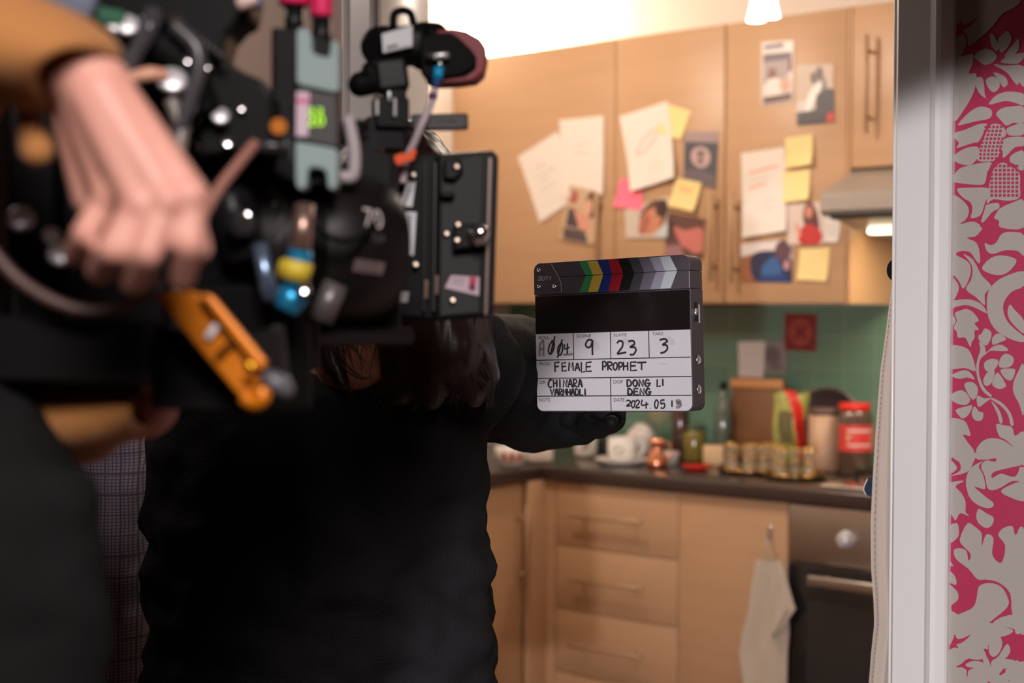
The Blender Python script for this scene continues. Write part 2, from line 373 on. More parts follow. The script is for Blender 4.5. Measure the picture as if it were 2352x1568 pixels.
Z3 = [
 [400,-8,560,-8,550,70,510,130,430,155,470,120,465,60], [375,0,400,10,455,90,440,130,410,145,376,110], [375,165,430,185,375,205],
 [375,230,440,195,490,190,450,225,475,270,500,330,500,400,525,430,470,410,450,460,430,420,390,400,420,370,380,330], [400,520,455,475,465,550,450,590,410,630,370,640,372,610,400,590],
 [620,55,590,90,620,150,636,230,620,246,560,230,640,300,690,340,680,370,620,370,540,320,505,230,510,150,550,90],
 [580,-8,905,-8,905,70,800,100,690,130,680,170,740,140,790,155,840,160,870,110,905,100,905,190,820,190,750,230,690,253,650,240,632,160,605,90,640,50,700,60,705,35,640,45,575,40],
 [740,260,800,300,905,325,905,200,870,195,800,220], [590,380,640,410,690,440,680,490,640,512,590,480,572,430],
 [510,480,560,500,610,550,608,640,640,555,690,580,680,680,710,735,750,740,770,630,722,560,760,510,820,500,840,560,905,530,905,1092,820,1098,805,960,730,885,640,862,580,860,520,790,450,720,445,655,500,660,520,735,535,690,490,640,468,590],
 [590,910,660,885,740,910,785,980,788,1045,700,1125,600,1200,460,1270,440,1180,390,1180,430,1120,540,1060,575,990],
 [360,680,440,770,390,760,445,835,450,900,400,865,455,940,460,1000,430,1040,430,1090,380,1110,360,1060], [355,1120,375,1150,385,1200,420,1185,445,1230,420,1320,380,1365,350,1400],
 [660,1190,740,1120,905,1102,905,1240,830,1200,740,1180], [625,1220,650,1290,650,1340,610,1300,605,1250], [715,1230,750,1290,730,1360,690,1390,660,1360,665,1290], [785,1300,805,1350,770,1400,728,1388,750,1345],
 [505,1330,560,1310,620,1340,640,1390,580,1410,510,1390], [690,1430,720,1398,850,1420,780,1470,700,1450], [500,1440,560,1415,640,1440,760,1540,760,1590,690,1590,600,1480,520,1460],
 [350,1410,420,1340,495,1335,490,1420,450,1460,495,1470,490,1590,350,1590], [510,1520,560,1490,580,1590,500,1590], [770,1480,850,1435,905,1430,905,1590,830,1590]]
def wallpaper():
    mb = MB().b2(JR, 1.4, YP0, YP1, 0, HC)
    shapes = []
    for Z, oy, sc in ((Z1, 0, 3.0160), (Z2, 520, 3.0160), (Z3, 1040, 2.970)):
        for s in Z:
            q = [PY(2050 + (s[i] - 45 * min(1, max(0, (485 - s[i]) / 90))) / sc, oy + s[i + 1] / sc, YP0) for i in range(0, len(s), 2)]
            q = smooth_path(q, 3, True); shapes.append([(p.x, p.z) for p in q])
    holes = []        # little red lozenges of the two netted leaves
    for (x0, y0, x1, y1, st, inside) in ((612, 880, 770, 1100, 27, 0), (690, 1150, 870, 1370, 29, 1)):
        yy = y0
        while yy < y1:
            xx = x0 + (0 if inside else max(0, 40 * (1050 - yy) / 170) * 0.9)
            while xx < x1 - (0 if inside else 0):
                p = PY(2050 + xx / 3.016, yy / 3.015, YP0); r = 0.0016 if not inside else 0.0018
                holes.append([(p.x - r, p.z - r), (p.x + r, p.z - r), (p.x + r, p.z + r), (p.x - r, p.z + r)]); xx += st
            yy += st
    xm = PY(2353, 700, YP0).x; x_l = PY(2184, 700, YP0).x
    cnt = [0]; per = 0.795; wid = xm - min(x for q in shapes for x, _ in q)
    for k in (-3, -2, -1, 0, 1, 2):
        for mx in range(9):
            for S, mi, lift in ((shapes, 1, 0.0006), (holes, 0, 0.0011)):
                if mx > 1 and mi == 0: continue
                for q in shapes if mi else holes:
                    dz = k * per
                    if mx == 0: pp = [(x, z + dz) for x, z in q]
                    elif mx % 2 == 1: pp = [(2 * xm - x + (mx - 1) * wid, z + dz) for x, z in q]
                    else: pp = [(x + mx * wid, z + dz) for x, z in q]
                    zc = sum(z for _, z in pp) / len(pp)
                    if k != 0 and (0.885 if k < 0 else 0) < zc < (1.79 if k > 0 else 0.885): continue
                    if zc < 0.1 or zc > HC - 0.02 or max(x for x, _ in pp) > 1.38: continue
                    if min(z for _, z in pp) < 0 or max(z for _, z in pp) > HC: continue
                    pp = [(max(x, JR + 0.03), z) for x, z in pp]
                    cnt[0] += 1; lf = lift + (cnt[0] % 40) * 0.00001; mb.poly([(x, YP0 - lf, z) for x, z in pp], mi)
    struct('wall_front_right', mb, [RASP, SILV], fixn=False)
wallpaper()
# ---- door lining and moulded architraves
def arch_profile(x_in, sgn):     # profile in X (from opening outward) and Y (towards the hall)
    w_ = 0.0755
    pr = [(0, 0), (0, -0.012), (0.004, -0.016), (0.048, -0.018), (0.052, -0.021), (0.058, -0.024), (0.064, -0.0225), (0.068, -0.019), (0.0735, -0.014), (w_, -0.010), (w_, 0)]
    return [(x_in + sgn * a, YP0 + b) for a, b in pr]
def architrave(x_in, sgn):
    mb = MB(); pr = arch_profile(x_in, sgn); n = len(pr)
    b = [(x, y, 0) for x, y in pr]; t = [(x, y, 2.06) for x, y in pr]
    mb.add(b + t, [(i, (i + 1) % n, n + (i + 1) % n, n + i) for i in range(n)], 0, False)
    for r in (range(n), range(n, 2 * n)): mb.poly([(b + t)[i] for i in r])
    return mb
struct('door_1_lining_left', MB().b2(JL - 0.001, JL + 0.022, YP0 - 0.004, YP1 + 0.004, 0, 2.04, 0.002), WHITEG)
struct('door_1_lining_right', MB().b2(JR - 0.005, JR - 0.0002, YP0 - 0.004, YP1 + 0.004, 0, 2.04, 0.002), WHITEG)
struct('door_1_lining_top', MB().b2(JL + 0.022, JR - 0.005, YP0 - 0.004, YP1 + 0.004, 2.04, 2.06), WHITEG)
struct('trim_1', architrave(JR + 0.003, 1), WHITEG)
struct('trim_2', architrave(JL + 0.012, -1), WHITEG)
struct('trim_3', MB().b2(JL - 0.06, JR + 0.079, YP0 - 0.02, YP0, 2.0605, 2.13, 0.004), WHITEG)
struct('baseboard_right', MB().b2(JR + 0.079, 1.4, YP0 - 0.016, YP0, 0, 0.12, 0.004), WHITEG)
struct('baseboard_left', MB().b2(-3.5, JL - 0.066, YP0 - 0.016, YP0, 0, 0.12, 0.004), WHITEG)

# ================================================================== fitted kitchen
def bar_handle(p0, p1, out, parent, m=BEIGEM, r=0.006, stand=0.032):
    """straight bar on two posts; p0,p1 on the door face, out = unit normal"""
    p0 = V(p0); p1 = V(p1); o = V(out) * stand; d = (p1 - p0)
    mb = MB().cyl(p0 + o, p1 + o, r, n=14, bev=0.001)
    for t in (0.16, 0.84): mb.cyl(p0 + d * t, p0 + d * t + o, r * 0.8, n=10)
    return mb.build('handle', m, parent)
ZB, ZT = 1.402, 2.243
def wall_cabinet(x0, x1, z0, label, hx, hz0, hz1):
    t = thing('wall_cabinet', label, 'cabinet', ((x0 + x1) / 2, (YU + YW) / 2, z0), 'wall cabinets above the worktop')
    g = 0.002; th = 0.018
    mb = MB().b2(x0, x0 + th, YU + 0.022, YW - 0.002, z0, ZT).b2(x1 - th, x1, YU + 0.022, YW - 0.002, z0, ZT)
    mb.b2(x0 + th, x1 - th, YU + 0.022, YW - 0.002, z0, z0 + th).b2(x0 + th, x1 - th, YU + 0.022, YW - 0.002, ZT - th, ZT).b2(x0 + th, x1 - th, YW - 0.010, YW - 0.003, z0 + th, ZT - th)
    mb.build('carcass', WOODE, t)
    d = MB().b2(x0 + g, x1 - g, YU, YU + 0.02, z0 + 0.001, ZT - 0.001, 0.002).build('door', WOOD, t)
    bar_handle((hx, YU, hz0), (hx, YU, hz1), (0, -1, 0), d)
    return t
def at_u(px, py): return PY(px, py, YU)
xs = [XL + 0.001, PY(1413, 400, YU).x, PY(1665, 400, YU).x, PY(1945, 400, YU).x, PY(1945, 400, YU).x + 0.6]
hz = lambda px, py: PY(px, py, YU - 0.03).z
hx = lambda px, py: PY(px, py, YU - 0.03).x
wall_cabinet(xs[0], xs[1], ZB, 'wide beech wall cabinet in the corner, white papers stuck on its door', hx(1370, 500), hz(1370, 645), hz(1370, 440))
wall_cabinet(xs[1], xs[2], ZB, 'beech wall cabinet with a pink note and a circled letter stuck on it', hx(1633, 540), hz(1633, 645), hz(1633, 440))
wall_cabinet(xs[2], xs[3], ZB, 'beech wall cabinet with four yellow notes and six prints on it', hx(1681, 540), hz(1681, 650), hz(1681, 442))
ZH = PY(2010, 383, YU).z
wall_cabinet(xs[3] + 0.012, xs[4], ZH, 'short bare beech wall cabinet above the grey cooker hood', hx(1990, 200), hz(1990, 305), hz(1990, 80))
tag(MB().b2(xs[3] + 0.0005, xs[3] + 0.0115, YU, YW - 0.002, ZB, ZT).build('end_panel', WOODE), 'thin beech end panel between the third wall cabinet and the hood', 'panel')
# base run
WT = 0.90; TH = 0.042
X0, X1, X2, X3 = -2.615, PY(1558, 1250, YD).x, PY(1811, 1250, YD).x, PY(1811, 1250, YD).x + 0.6
def carcass(mb, x0, x1, y0, y1, z0, z1, th=0.018):
    return mb.b2(x0, x0 + th, y0, y1, z0, z1).b2(x1 - th, x1, y0, y1, z0, z1).b2(x0 + th, x1 - th, y0, y1, z0, z0 + th).b2(x0 + th, x1 - th, y1 - 0.008, y1, z0 + th, z1)
t = thing('drawer_unit', 'beech base unit with four drawers and long bar handles', 'cabinet', ((X0 + X1) / 2, 3.8, 0))
carcass(MB(), X0 + 0.03, X1, YD + 0.022, YW - 0.02, 0.10, WT - TH - 0.001).b2(X0 + 0.03, X1, YD + 0.06, YD + 0.075, 0, 0.0995).build('carcass', WOODE, t)
zs = [WT - TH - 0.004, 0.657, 0.461, 0.267, 0.10]
for k in range(4):
    d = MB().b2(X0 + 0.032, X1 - 0.0015, YD, YD + 0.02, zs[k + 1] + 0.0015, zs[k] - 0.0015, 0.002).build('drawer', WOOD, t)
    py = (1180, 1330, 1485, 1640)[k]
    h0 = PY(1306, py, YD - 0.03); h1 = PY(1475, py + 21, YD - 0.03)
    z = (h0.z + h1.z) / 2
    bar_handle((h0.x, YD, z), (h1.x, YD, z), (0, -1, 0), d)
t = thing('base_cabinet', 'plain beech base cabinet with a tea towel hung on its door', 'cabinet', ((X1 + X2) / 2, 3.8, 0), 'base cabinets')
carcass(MB(), X1, X2 - 0.001, YD + 0.022, YW - 0.02, 0.10, WT - TH - 0.001).b2(X1, X2 - 0.001, YD + 0.06, YD + 0.075, 0, 0.0995).build('carcass', WOODE, t)
MB().b2(X1 + 0.0015, X2 - 0.003, YD, YD + 0.02, 0.102, WT - TH - 0.004, 0.002).build('door', WOOD, t)
# corner filler + left leg
tag(MB().b2(X0 - 0.024, X0 - 0.004, YD - 0.0905, YD + 0.02, 0.10, WT - TH - 0.001, 0.001).b2(X0 - 0.004, X0 + 0.029, YD + 0.001, YD + 0.02, 0.10, WT - TH - 0.001).b2(X0 - 0.02, X0 + 0.029, YD + 0.03, YD + 0.05, 0, 0.0995).build('corner_post', WOOD), 'beech corner post joining the two runs of base units', 'panel')
t = thing('base_cabinet', 'beech base cabinet left of the corner, long upright bar handle', 'cabinet', (-2.9, 3.1, 0), 'base cabinets')
XF = -2.64
MB().b2(XL + 0.01, XF - 0.022, 2.62, 2.638, 0.1, WT - TH - 0.001).b2(XL + 0.01, XF - 0.022, 3.42, 3.438, 0.1, WT - TH - 0.001).b2(XL + 0.01, XF - 0.022, 2.638, 3.42, 0.1, 0.118).b2(XF - 0.08, XF - 0.06, 2.62, 3.438, 0, 0.0995).b2(XL + 0.004, XL + 0.0095, 2.62, 3.438, 0.1, WT - TH - 0.001).build('carcass', WOODE, t)
d = MB().b2(XF - 0.02, XF, 2.622, 3.436, 0.102, WT - TH - 0.004, 0.002).build('door', WOOD, t)
h0 = PX(1207, 1350, XF + 0.03); h1 = PX(1207, 1160, XF + 0.03)
bar_handle((XF, h0.y, h0.z), (XF, h0.y, h1.z), (1, 0, 0), d)
GRAN = mat('dark speckled worktop laminate', s2l(62, 50, 46), 0.22, noise=((260, 260, 260), 0.5))
mb = MB().b2(XL + 0.009, 0.45, 3.51, YW - 0.009, WT - TH, WT, 0.006)
mb.b2(XL + 0.009, -2.62, 2.60, 3.509, WT - TH, WT, 0.006)
tag(mb.build('worktop', GRAN), 'dark brown speckled L-shaped laminate worktop', 'worktop')
# oven
t = thing('built_in_oven', 'stainless steel built-in oven with black glass door', 'oven', ((X2 + X3) / 2, 3.8, 0.1))
OVG = mat('black oven glass', (0.010, 0.010, 0.012), 0.08, coat=0.5)
zc = PY(1815, 1288, YD).z
MB().b2(X2 + 0.004, X3 - 0.004, YD + 0.022, YW - 0.05, 0.12, WT - TH - 0.003).build('housing', GREYM, t)
MB().b2(X2 + 0.002, X3 - 0.002, YD - 0.004, YD + 0.02, zc + 0.002, WT - TH - 0.004, 0.002).build('control_panel', STEEL, t, label='brushed steel control panel')
d = MB().b2(X2 + 0.002, X3 - 0.002, YD - 0.006, YD + 0.02, 0.14, zc - 0.002, 0.003).build('door', OVG, t)
MB().b2(X2 + 0.06, X3 - 0.06, YD - 0.0075, YD - 0.0062, 0.22, zc - 0.10).build('window', mat('oven window glass', (0.02, 0.022, 0.024), 0.05, coat=1), d)
hA = PY(1856, 1332, YD - 0.045); xB = X3 - (hA.x - X2)
mb = MB().box(((hA.x + xB) / 2, YD - 0.045, hA.z), (xB - hA.x, 0.016, 0.026), WA, 0.003)
for x in (hA.x + 0.04, xB - 0.04): mb.b2(x - 0.008, x + 0.008, YD - 0.04, YD - 0.005, hA.z - 0.008, hA.z + 0.008)
mb.build('handle', STEEL, d, label='flat steel door handle')
for k, px in enumerate((1937, 2040)):
    p = PY(px, 1240 + k * 8, YD - 0.02)
    kb = MB().lathe([(0.024, 0), (0.024, 0.004), (0.019, 0.006), (0.017, 0.024), (0.015, 0.027), (0, 0.027)], (p.x, YD - 0.0045, p.z), (0, -1, 0), 24).box((p.x, YD - 0.033, p.z), (0.006, 0.006, 0.032)).build('knob', ALU, t)
# hob set in the worktop over the oven
HX0, HX1, HY0, HY1 = X2 + 0.075, X3 - 0.02, 3.565, 4.05
t = thing('gas_hob', 'low stainless steel hob set in the worktop above the oven', 'hob', ((HX0 + HX1) / 2, 3.8, WT))
MB().b2(HX0, HX1, HY0, HY1, WT + 0.0005, WT + 0.009, 0.004).build('hob_plate', mat('polished hob steel', (0.75, 0.72, 0.66), 0.22, 1.0), t)
for bx, by in ((0.15, 0.12), (0.42, 0.12), (0.15, 0.36), (0.42, 0.36)):
    MB().lathe([(0.05, 0), (0.05, 0.006), (0.035, 0.014), (0, 0.016)], (HX0 + bx, HY0 + by, WT + 0.009), (0, 0, 1), 24).build('burner', BLACKM, t)
    mb = MB()
    for a in (0, 90): A = (V((math.cos(math.radians(a)), math.sin(math.radians(a)), 0)), V((-math.sin(math.radians(a)), math.cos(math.radians(a)), 0)), UP); mb.box((HX0 + bx, HY0 + by, WT + 0.034), (0.2, 0.007, 0.007), A); mb.box(V((HX0 + bx, HY0 + by, WT + 0.021)) + A[0] * 0.097, (0.006, 0.007, 0.024), A); mb.box(V((HX0 + bx, HY0 + by, WT + 0.021)) - A[0] * 0.097, (0.006, 0.007, 0.024), A)
    mb.build('pan_support', BLACKM, t)
# cooker hood: sloping visor canopy
HG = mat('grey hood metal', s2l(168, 160, 152), 0.35, 0.3)
hx0 = xs[3] + 0.012; hx1 = hx0 + 0.6; fy = 3.585
zlip1 = PY(1882, 452, fy).z; zlip0 = zlip1 - 0.05; ztop = ZH - 0.003
t = thing('cooker_hood', 'grey metal visor cooker hood under the short wall cabinet', 'cooker hood', ((hx0 + hx1) / 2, 3.85, zlip0))
pr = [(YW - 0.01, ztop), (YU + 0.02, ztop), (fy + 0.01, zlip1 + 0.012), (fy, zlip1), (fy, zlip0 + 0.012), (fy + 0.012, zlip0), (YW - 0.01, zlip0 - 0.055)]
MB().prism([(hx0, y, z) for y, z in pr], (hx1 - hx0, 0, 0)).build('canopy', HG, t)
MB().b2(hx0 + 0.03, hx1 - 0.03, fy + 0.002, fy + 0.02, zlip0 - 0.012, zlip0 - 0.0005, 0.002).build('visor_strip', BLACKM, t)
MB().b2(hx0 + 0.03, hx1 - 0.03, 3.83, 3.87, zlip0 - 0.040, zlip0 - 0.027, 0.003).build('lamp_cover', mat('lit hood lamp', (0.9, 0.85, 0.7), 0.4, emit=(1, 0.86, 0.6), es=6), t, label='lit lamp cover')
# ceiling fitting with two tulip shades, and the paper globe on the wall cabinets
GLASSW = mat('lit opal glass', (0.9, 0.88, 0.85), 0.4, emit=(1, 0.88, 0.74), es=14)
def tulip_light():
    pa, pb = D(1737, 27, 3.30), D(1770, 19, 3.38); c = (pa + pb) / 2
    t = thing('ceiling_light', 'ceiling light with two glowing white tulip glass shades', 'ceiling light', (c.x, c.y, HC))
    MB().cyl((c.x, c.y, HC - 0.03), (c.x, c.y, HC - 0.0005), 0.06, n=24, bev=0.004).build('ceiling_rose', CHROME, t)
    for p in (pa, pb):
        MB().tube([(c.x, c.y, HC - 0.03), (c.x + (p.x - c.x) * 0.4, c.y + (p.y - c.y) * 0.4, HC - 0.12), (p.x, p.y, p.z + 0.12), (p.x, p.y, p.z + 0.07)], 0.006, 8, 6).build('arm', CHROME, t)
        MB().lathe([(0.006, 0.072), (0.008, 0.06), (0.011, 0.035), (0.016, 0.005), (0.0225, -0.021), (0.021, -0.022), (0.014, 0.005), (0.009, 0.035), (0.004, 0.06)], p, (0, 0, 1), 24).build('lamp_shade', GLASSW, t)
        MB().ell(p + V((0, 0, 0.01)), (0.011, 0.011, 0.018)).build('bulb', GLASSW, t)
tulip_light()
t = thing('paper_lantern', 'round glowing white paper lantern on top of the wall cabinets', 'lamp', PY(1150, 10, 3.93))
g = PY(1148, 10, 3.92); R = 0.2
MB().lathe([(0.05, -R * 0.97)] + [(R * math.sin(a), -R * math.cos(a)) for a in [math.radians(15 + 150 * k / 40) for k in range(41)]] + [(0.05, R * 0.97)], (g.x, g.y, ZT + R + 0.002), (0, 0, 1), 36).build('paper_shade', mat('lit white paper', (0.9, 0.88, 0.84), 0.8, emit=(1, 0.88, 0.72), es=12), t)
MB().lathe([(0.052, 0), (0.052, 0.006), (0.044, 0.006), (0.044, 0)], (g.x, g.y, ZT + R + 0.002 + R * 0.97), (0, 0, 1), 24).build('wire_ring', CHROME, t)
# the main ceiling lamp further left, above the frame
t = thing('ceiling_light', 'round opal dome ceiling light in the kitchen, left of the tulip shades', 'ceiling light', (-2.35, 2.75, HC))
MB().cyl((-2.35, 2.75, HC - 0.02), (-2.35, 2.75, HC - 0.0005), 0.13, n=32, bev=0.003).build('base', CHROME, t)
MB().lathe([(0.12, -0.02), (0.115, -0.032), (0, -0.034)], (-2.35, 2.75, HC), (0, 0, 1), 32).build('diffuser', GLASSW, t)
# ================================================================== papers stuck on the cabinet doors
LAYER = [0]
def sheet(name, label, cat, quad, base, patches=(), Y=YU, curl=0.006, layer=1, group=None, ink=()):
    """thin sheet through four picture corners (TL,TR,BR,BL) on the plane Y; patches = (colour, outline in 0..1 sheet space)"""
    q = [PY(a, b, Y) for a, b in quad]
    off = 0.0012 * layer
    if patches: curl = min(curl, 0.001)
    def fn(u, v, lift=0):
        p = (q[0] * (1 - u) + q[1] * u) * (1 - v) + (q[3] * (1 - u) + q[2] * u) * v
        cu = curl * (v ** 3) * (0.5 + 0.5 * abs(2 * u - 1)) + 0.15 * curl * v
        return V((p.x, Y - off - cu - lift, p.z))
    mb = MB().grid(lambda u, v: fn(u, v), 6, 8, 0).grid(lambda u, v: fn(u, v, -0.0004), 6, 8, 0)
    mats = [base]; n = 8
    for k, (col, shp) in enumerate(patches):
        m = mat('print %d %d %d' % col, s2l(*col), 0.45)
        if m not in mats: mats.append(m)
        mi = mats.index(m)
        if shp[0] == 'e':
            _, cx, cy, rx, ry, rot = shp; cr, sr = math.cos(math.radians(rot)), math.sin(math.radians(rot))
            pts = [(cx + rx * math.cos(a) * cr - ry * math.sin(a) * sr, cy + rx * math.cos(a) * sr + ry * math.sin(a) * cr) for a in [2 * math.pi * i / 20 for i in range(20)]]
        else:
            pts = [(shp[i], shp[i + 1]) for i in range(0, len(shp), 2)]
            pts = [(p.x, p.y) for p in smooth_path([(a, b, 0) for a, b in pts], 4, True)] if len(pts) > 4 else [(a + (c - a) * j / 6, b + (d - b) * j / 6) for (a, b), (c, d) in zip(pts, pts[1:] + pts[:1]) for j in range(6)]
        pts = [(min(1, max(0, a)), min(1, max(0, b))) for a, b in pts]
        tri = tessellate_polygon([[V((a, b, 0)) for a, b in pts]])
        mb.add([fn(a, b, 0.0004 + 0.00018 * k) for a, b in pts], [tuple(x) for x in tri], mi)
    for col, wd, path in ink:
        m = mat('pen %d %d %d' % col, s2l(*col), 0.6)
        if m not in mats: mats.append(m)
        pts = smooth_path([fn(path[i], path[i + 1]) for i in range(0, len(path), 2)], 5)
        mb.ribbon(pts, wd, (0, -1, 0), 0.0005, mats.index(m))
    o = mb.build(name, mats, fixn=False)
    return tag(recenter(o), label, cat, group)
def scribble(col, rows, x0=0.12, x1=0.86, wd=0.0016):
    out = []
    for y, a, b in rows:
        pts = []; n = int(10 * (b - a)) + 4
        for i in range(n + 1): pts += [a + (b - a) * i / n, y + 0.012 * math.sin(i * 2.4 + y * 30)]
        out.append((col, wd, pts))
    return out
YEL = mat('yellow note paper', s2l(240, 216, 150), 0.7); PNK = mat('pink note paper', s2l(250, 120, 150), 0.7)
PH = mat('photo paper', s2l(205, 195, 190), 0.35)
PEN = (150, 140, 125); RED = (214, 130, 105); ORG = (232, 140, 90)
NG = 'white papers stuck on the wall cabinets'; YG = 'yellow notes stuck on the wall cabinets'; FG = 'photo prints stuck on the wall cabinets'
# first door
sheet('paper_sheet', 'white paper sheet tilted left, leftmost on the corner wall cabinet', 'paper', [(1190, 360), (1281, 302), (1332, 450), (1243, 511)], PAPER, layer=1, group=NG, ink=scribble(PEN, [(0.3, 0.3, 0.55), (0.42, 0.25, 0.7), (0.5, 0.3, 0.5), (0.62, 0.25, 0.6)]))
sheet('paper_sheet', 'upright white paper sheet overlapping the tilted one on the corner cabinet', 'paper', [(1287, 276), (1388, 266), (1389, 446), (1296, 452)], PAPER, layer=4, group=NG, ink=scribble(PEN, [(0.35, 0.35, 0.6), (0.45, 0.3, 0.65)]))
sheet('photo_print', 'photo of two people, one sitting, below the white papers on the corner cabinet', 'photo', [(1313, 425), (1384, 441), (1366, 563), (1290, 548)], PH, [((196, 170, 140), (0, 0, 1, 0, 1, 1, 0, 1)), ((168, 92, 88), ('e', 0.2, 0.2, 0.13, 0.13, 0)), ((72, 60, 70), (0.1, 0.42, 0.4, 0.4, 0.5, 0.75, 0.1, 0.75)), ((92, 62, 52), ('e', 0.78, 0.28, 0.2, 0.26, 0)), ((214, 164, 142), ('e', 0.7, 0.33, 0.12, 0.16, 0)), ((210, 150, 128), (0.25, 0.4, 0.8, 0.5, 0.85, 0.8, 0.55, 0.78)), ((78, 66, 70), (0.05, 0.78, 0.7, 0.76, 0.85, 0.98, 0.1, 0.98))], layer=8, group=FG)
# second door
sheet('paper_sheet', 'white letter with a red circle drawn on it, second wall cabinet', 'paper', [(1424, 268), (1534, 233), (1558, 408), (1458, 440)], PAPER, layer=3, curl=0.02, group=NG, ink=[(RED, 0.003, [0.18 + 0.3 + 0.26 * math.cos(a) if j == 0 else 0.43 + 0.07 * math.sin(a) - 0.11 * math.cos(a) for a in [2 * math.pi * i / 16 for i in range(17)] for j in (0, 1)])] + scribble((225, 200, 160), [(0.75, 0.4, 0.8), (0.82, 0.4, 0.8)]))
sheet('sticky_note', 'yellow note tilted behind the top right corner of the circled letter', 'note', [(1524, 236), (1588, 255), (1566, 322), (1512, 303)], YEL, layer=2, group=YG)
sheet('photo_print', 'dark photo of a pale ape-like face high on the second wall cabinet', 'photo', [(1574, 302), (1652, 302), (1645, 434), (1571, 415)], PH, [((74, 74, 84), (0, 0.2, 1, 0.2, 1, 1, 0, 1)), ((158, 138, 138), (0, 0, 1, 0, 1, 0.2, 0, 0.2)), ((186, 160, 158), ('e', 0.5, 0.48, 0.3, 0.2, 0)), ((120, 100, 104), ('e', 0.5, 0.42, 0.12, 0.08, 0)), ((110, 92, 98), ('e', 0.5, 0.56, 0.1, 0.05, 0)), ((100, 92, 98), (0, 0.8, 0.5, 0.72, 1, 0.8, 1, 1, 0, 1))], layer=2, group=FG)
sheet('sticky_note', 'pink sticky note below the circled letter', 'note', [(1425, 410), (1476, 413), (1478, 483), (1411, 475)], PNK, layer=2)
sheet('sticky_note', 'yellow note with orange writing overlapping the dark ape photo', 'note', [(1556, 408), (1614, 420), (1600, 487), (1541, 473)], YEL, layer=6, curl=0.014, group=YG, ink=scribble(ORG, [(0.28, 0.2, 0.75), (0.4, 0.25, 0.7)], wd=0.003))
sheet('photo_print', 'cut-out photo of a dark-haired man in profile, second wall cabinet', 'photo', [(1437, 482), (1537, 450), (1535, 545), (1440, 548)], PH, [((204, 192, 180), (0, 0, 1, 0, 1, 1, 0, 1)), ((92, 60, 52), ('e', 0.66, 0.42, 0.32, 0.42, 12)), ((196, 132, 104), ('e', 0.6, 0.55, 0.26, 0.38, 14)), ((170, 100, 86), ('e', 0.45, 0.62, 0.12, 0.3, 14)), ((60, 40, 36), ('e', 0.86, 0.26, 0.14, 0.22, 0)), ((196, 208, 216), (0.75, 0.9, 1, 0.65, 1, 1, 0.7, 1))], layer=4, group=FG)
sheet('photo_print', 'dark reddish close-up photo beside the upright handle of the second cabinet', 'photo', [(1536, 487), (1620, 503), (1616, 594), (1528, 590)], PH, [((96, 64, 58), (0, 0, 1, 0, 1, 1, 0, 1)), ((196, 116, 108), (0.2, 0.3, 0.5, 0.35, 0.95, 0.25, 1, 0.8, 0.6, 0.85, 0.35, 0.6)), ((70, 46, 44), (0.0, 0.1, 0.2, 0.2, 0.15, 0.6, 0, 0.7)), ((150, 110, 116), (0, 0.75, 0.4, 0.7, 0.55, 1, 0, 1))], layer=4, group=FG)
# third door
sheet('photo_print', 'tall photo of a person at a table, topmost on the third cabinet', 'photo', [(1750, 97), (1823, 93), (1822, 235), (1750, 242)], PH, [((92, 84, 92), (0.06, 0.2, 0.95, 0.18, 0.95, 0.45, 0.06, 0.45)), ((160, 146, 146), (0.06, 0.32, 0.85, 0.3, 0.85, 0.7, 0.06, 0.7)), ((120, 80, 74), ('e', 0.35, 0.52, 0.14, 0.1, 0)), ((228, 216, 210), ('e', 0.4, 0.74, 0.3, 0.16, 0)), ((200, 160, 140), ('e', 0.75, 0.7, 0.16, 0.12, 0)), ((92, 64, 62), (0.06, 0.88, 0.95, 0.84, 0.95, 0.96, 0.06, 0.98)), ((110, 104, 116), (0.1, 0.06, 0.7, 0.03, 0.7, 0.1, 0.1, 0.12)), ((130, 70, 66), (0.85, 0.3, 0.95, 0.3, 0.95, 0.5, 0.85, 0.5))], layer=2, group=FG)
sheet('photo_print', 'photo of a couple with a red corner, upper right of the third cabinet', 'photo', [(1832, 150), (1915, 148), (1917, 281), (1832, 288)], PH, [((196, 178, 162), (0, 0, 1, 0, 1, 0.6, 0, 0.6)), ((130, 124, 122), (0.5, 0.25, 0.75, 0.2, 0.85, 0.5, 0.8, 0.75, 0.5, 0.7)), ((96, 80, 76), ('e', 0.62, 0.14, 0.11, 0.11, 0)), ((110, 88, 80), ('e', 0.45, 0.22, 0.09, 0.1, 0)), ((240, 236, 232), (0.2, 0.85, 0.32, 0.5, 0.62, 0.28, 0.66, 0.4, 0.42, 0.7)), ((58, 56, 66), (0.55, 0.5, 1, 0.44, 1, 1, 0, 1, 0, 0.8, 0.5, 0.75)), ((196, 44, 40), (0.82, 0.84, 1, 0.82, 1, 0.98, 0.82, 1))], layer=2, group=FG)
sheet('paper_sheet', 'white list with orange underlines on the third wall cabinet', 'paper', [(1703, 352), (1803, 338), (1811, 530), (1710, 546)], PAPER, layer=2, curl=0.012, group=NG, ink=[(ORG, 0.004, [0.15, 0.25, 0.5, 0.23, 0.85, 0.21]), (ORG, 0.004, [0.16, 0.42, 0.35, 0.41, 0.55, 0.4])] + scribble((200, 180, 165), [(0.33, 0.18, 0.6), (0.6, 0.5, 0.8), (0.68, 0.4, 0.7)]))
sheet('sticky_note', 'yellow note above the other yellow one, right of the white list', 'note', [(1805, 318), (1868, 308), (1870, 378), (1811, 387)], YEL, layer=4, curl=0.016, group=YG)
sheet('sticky_note', 'yellow note directly beneath another, overlapping the white list', 'note', [(1800, 395), (1862, 389), (1862, 458), (1803, 466)], YEL, layer=4, curl=0.012, group=YG)
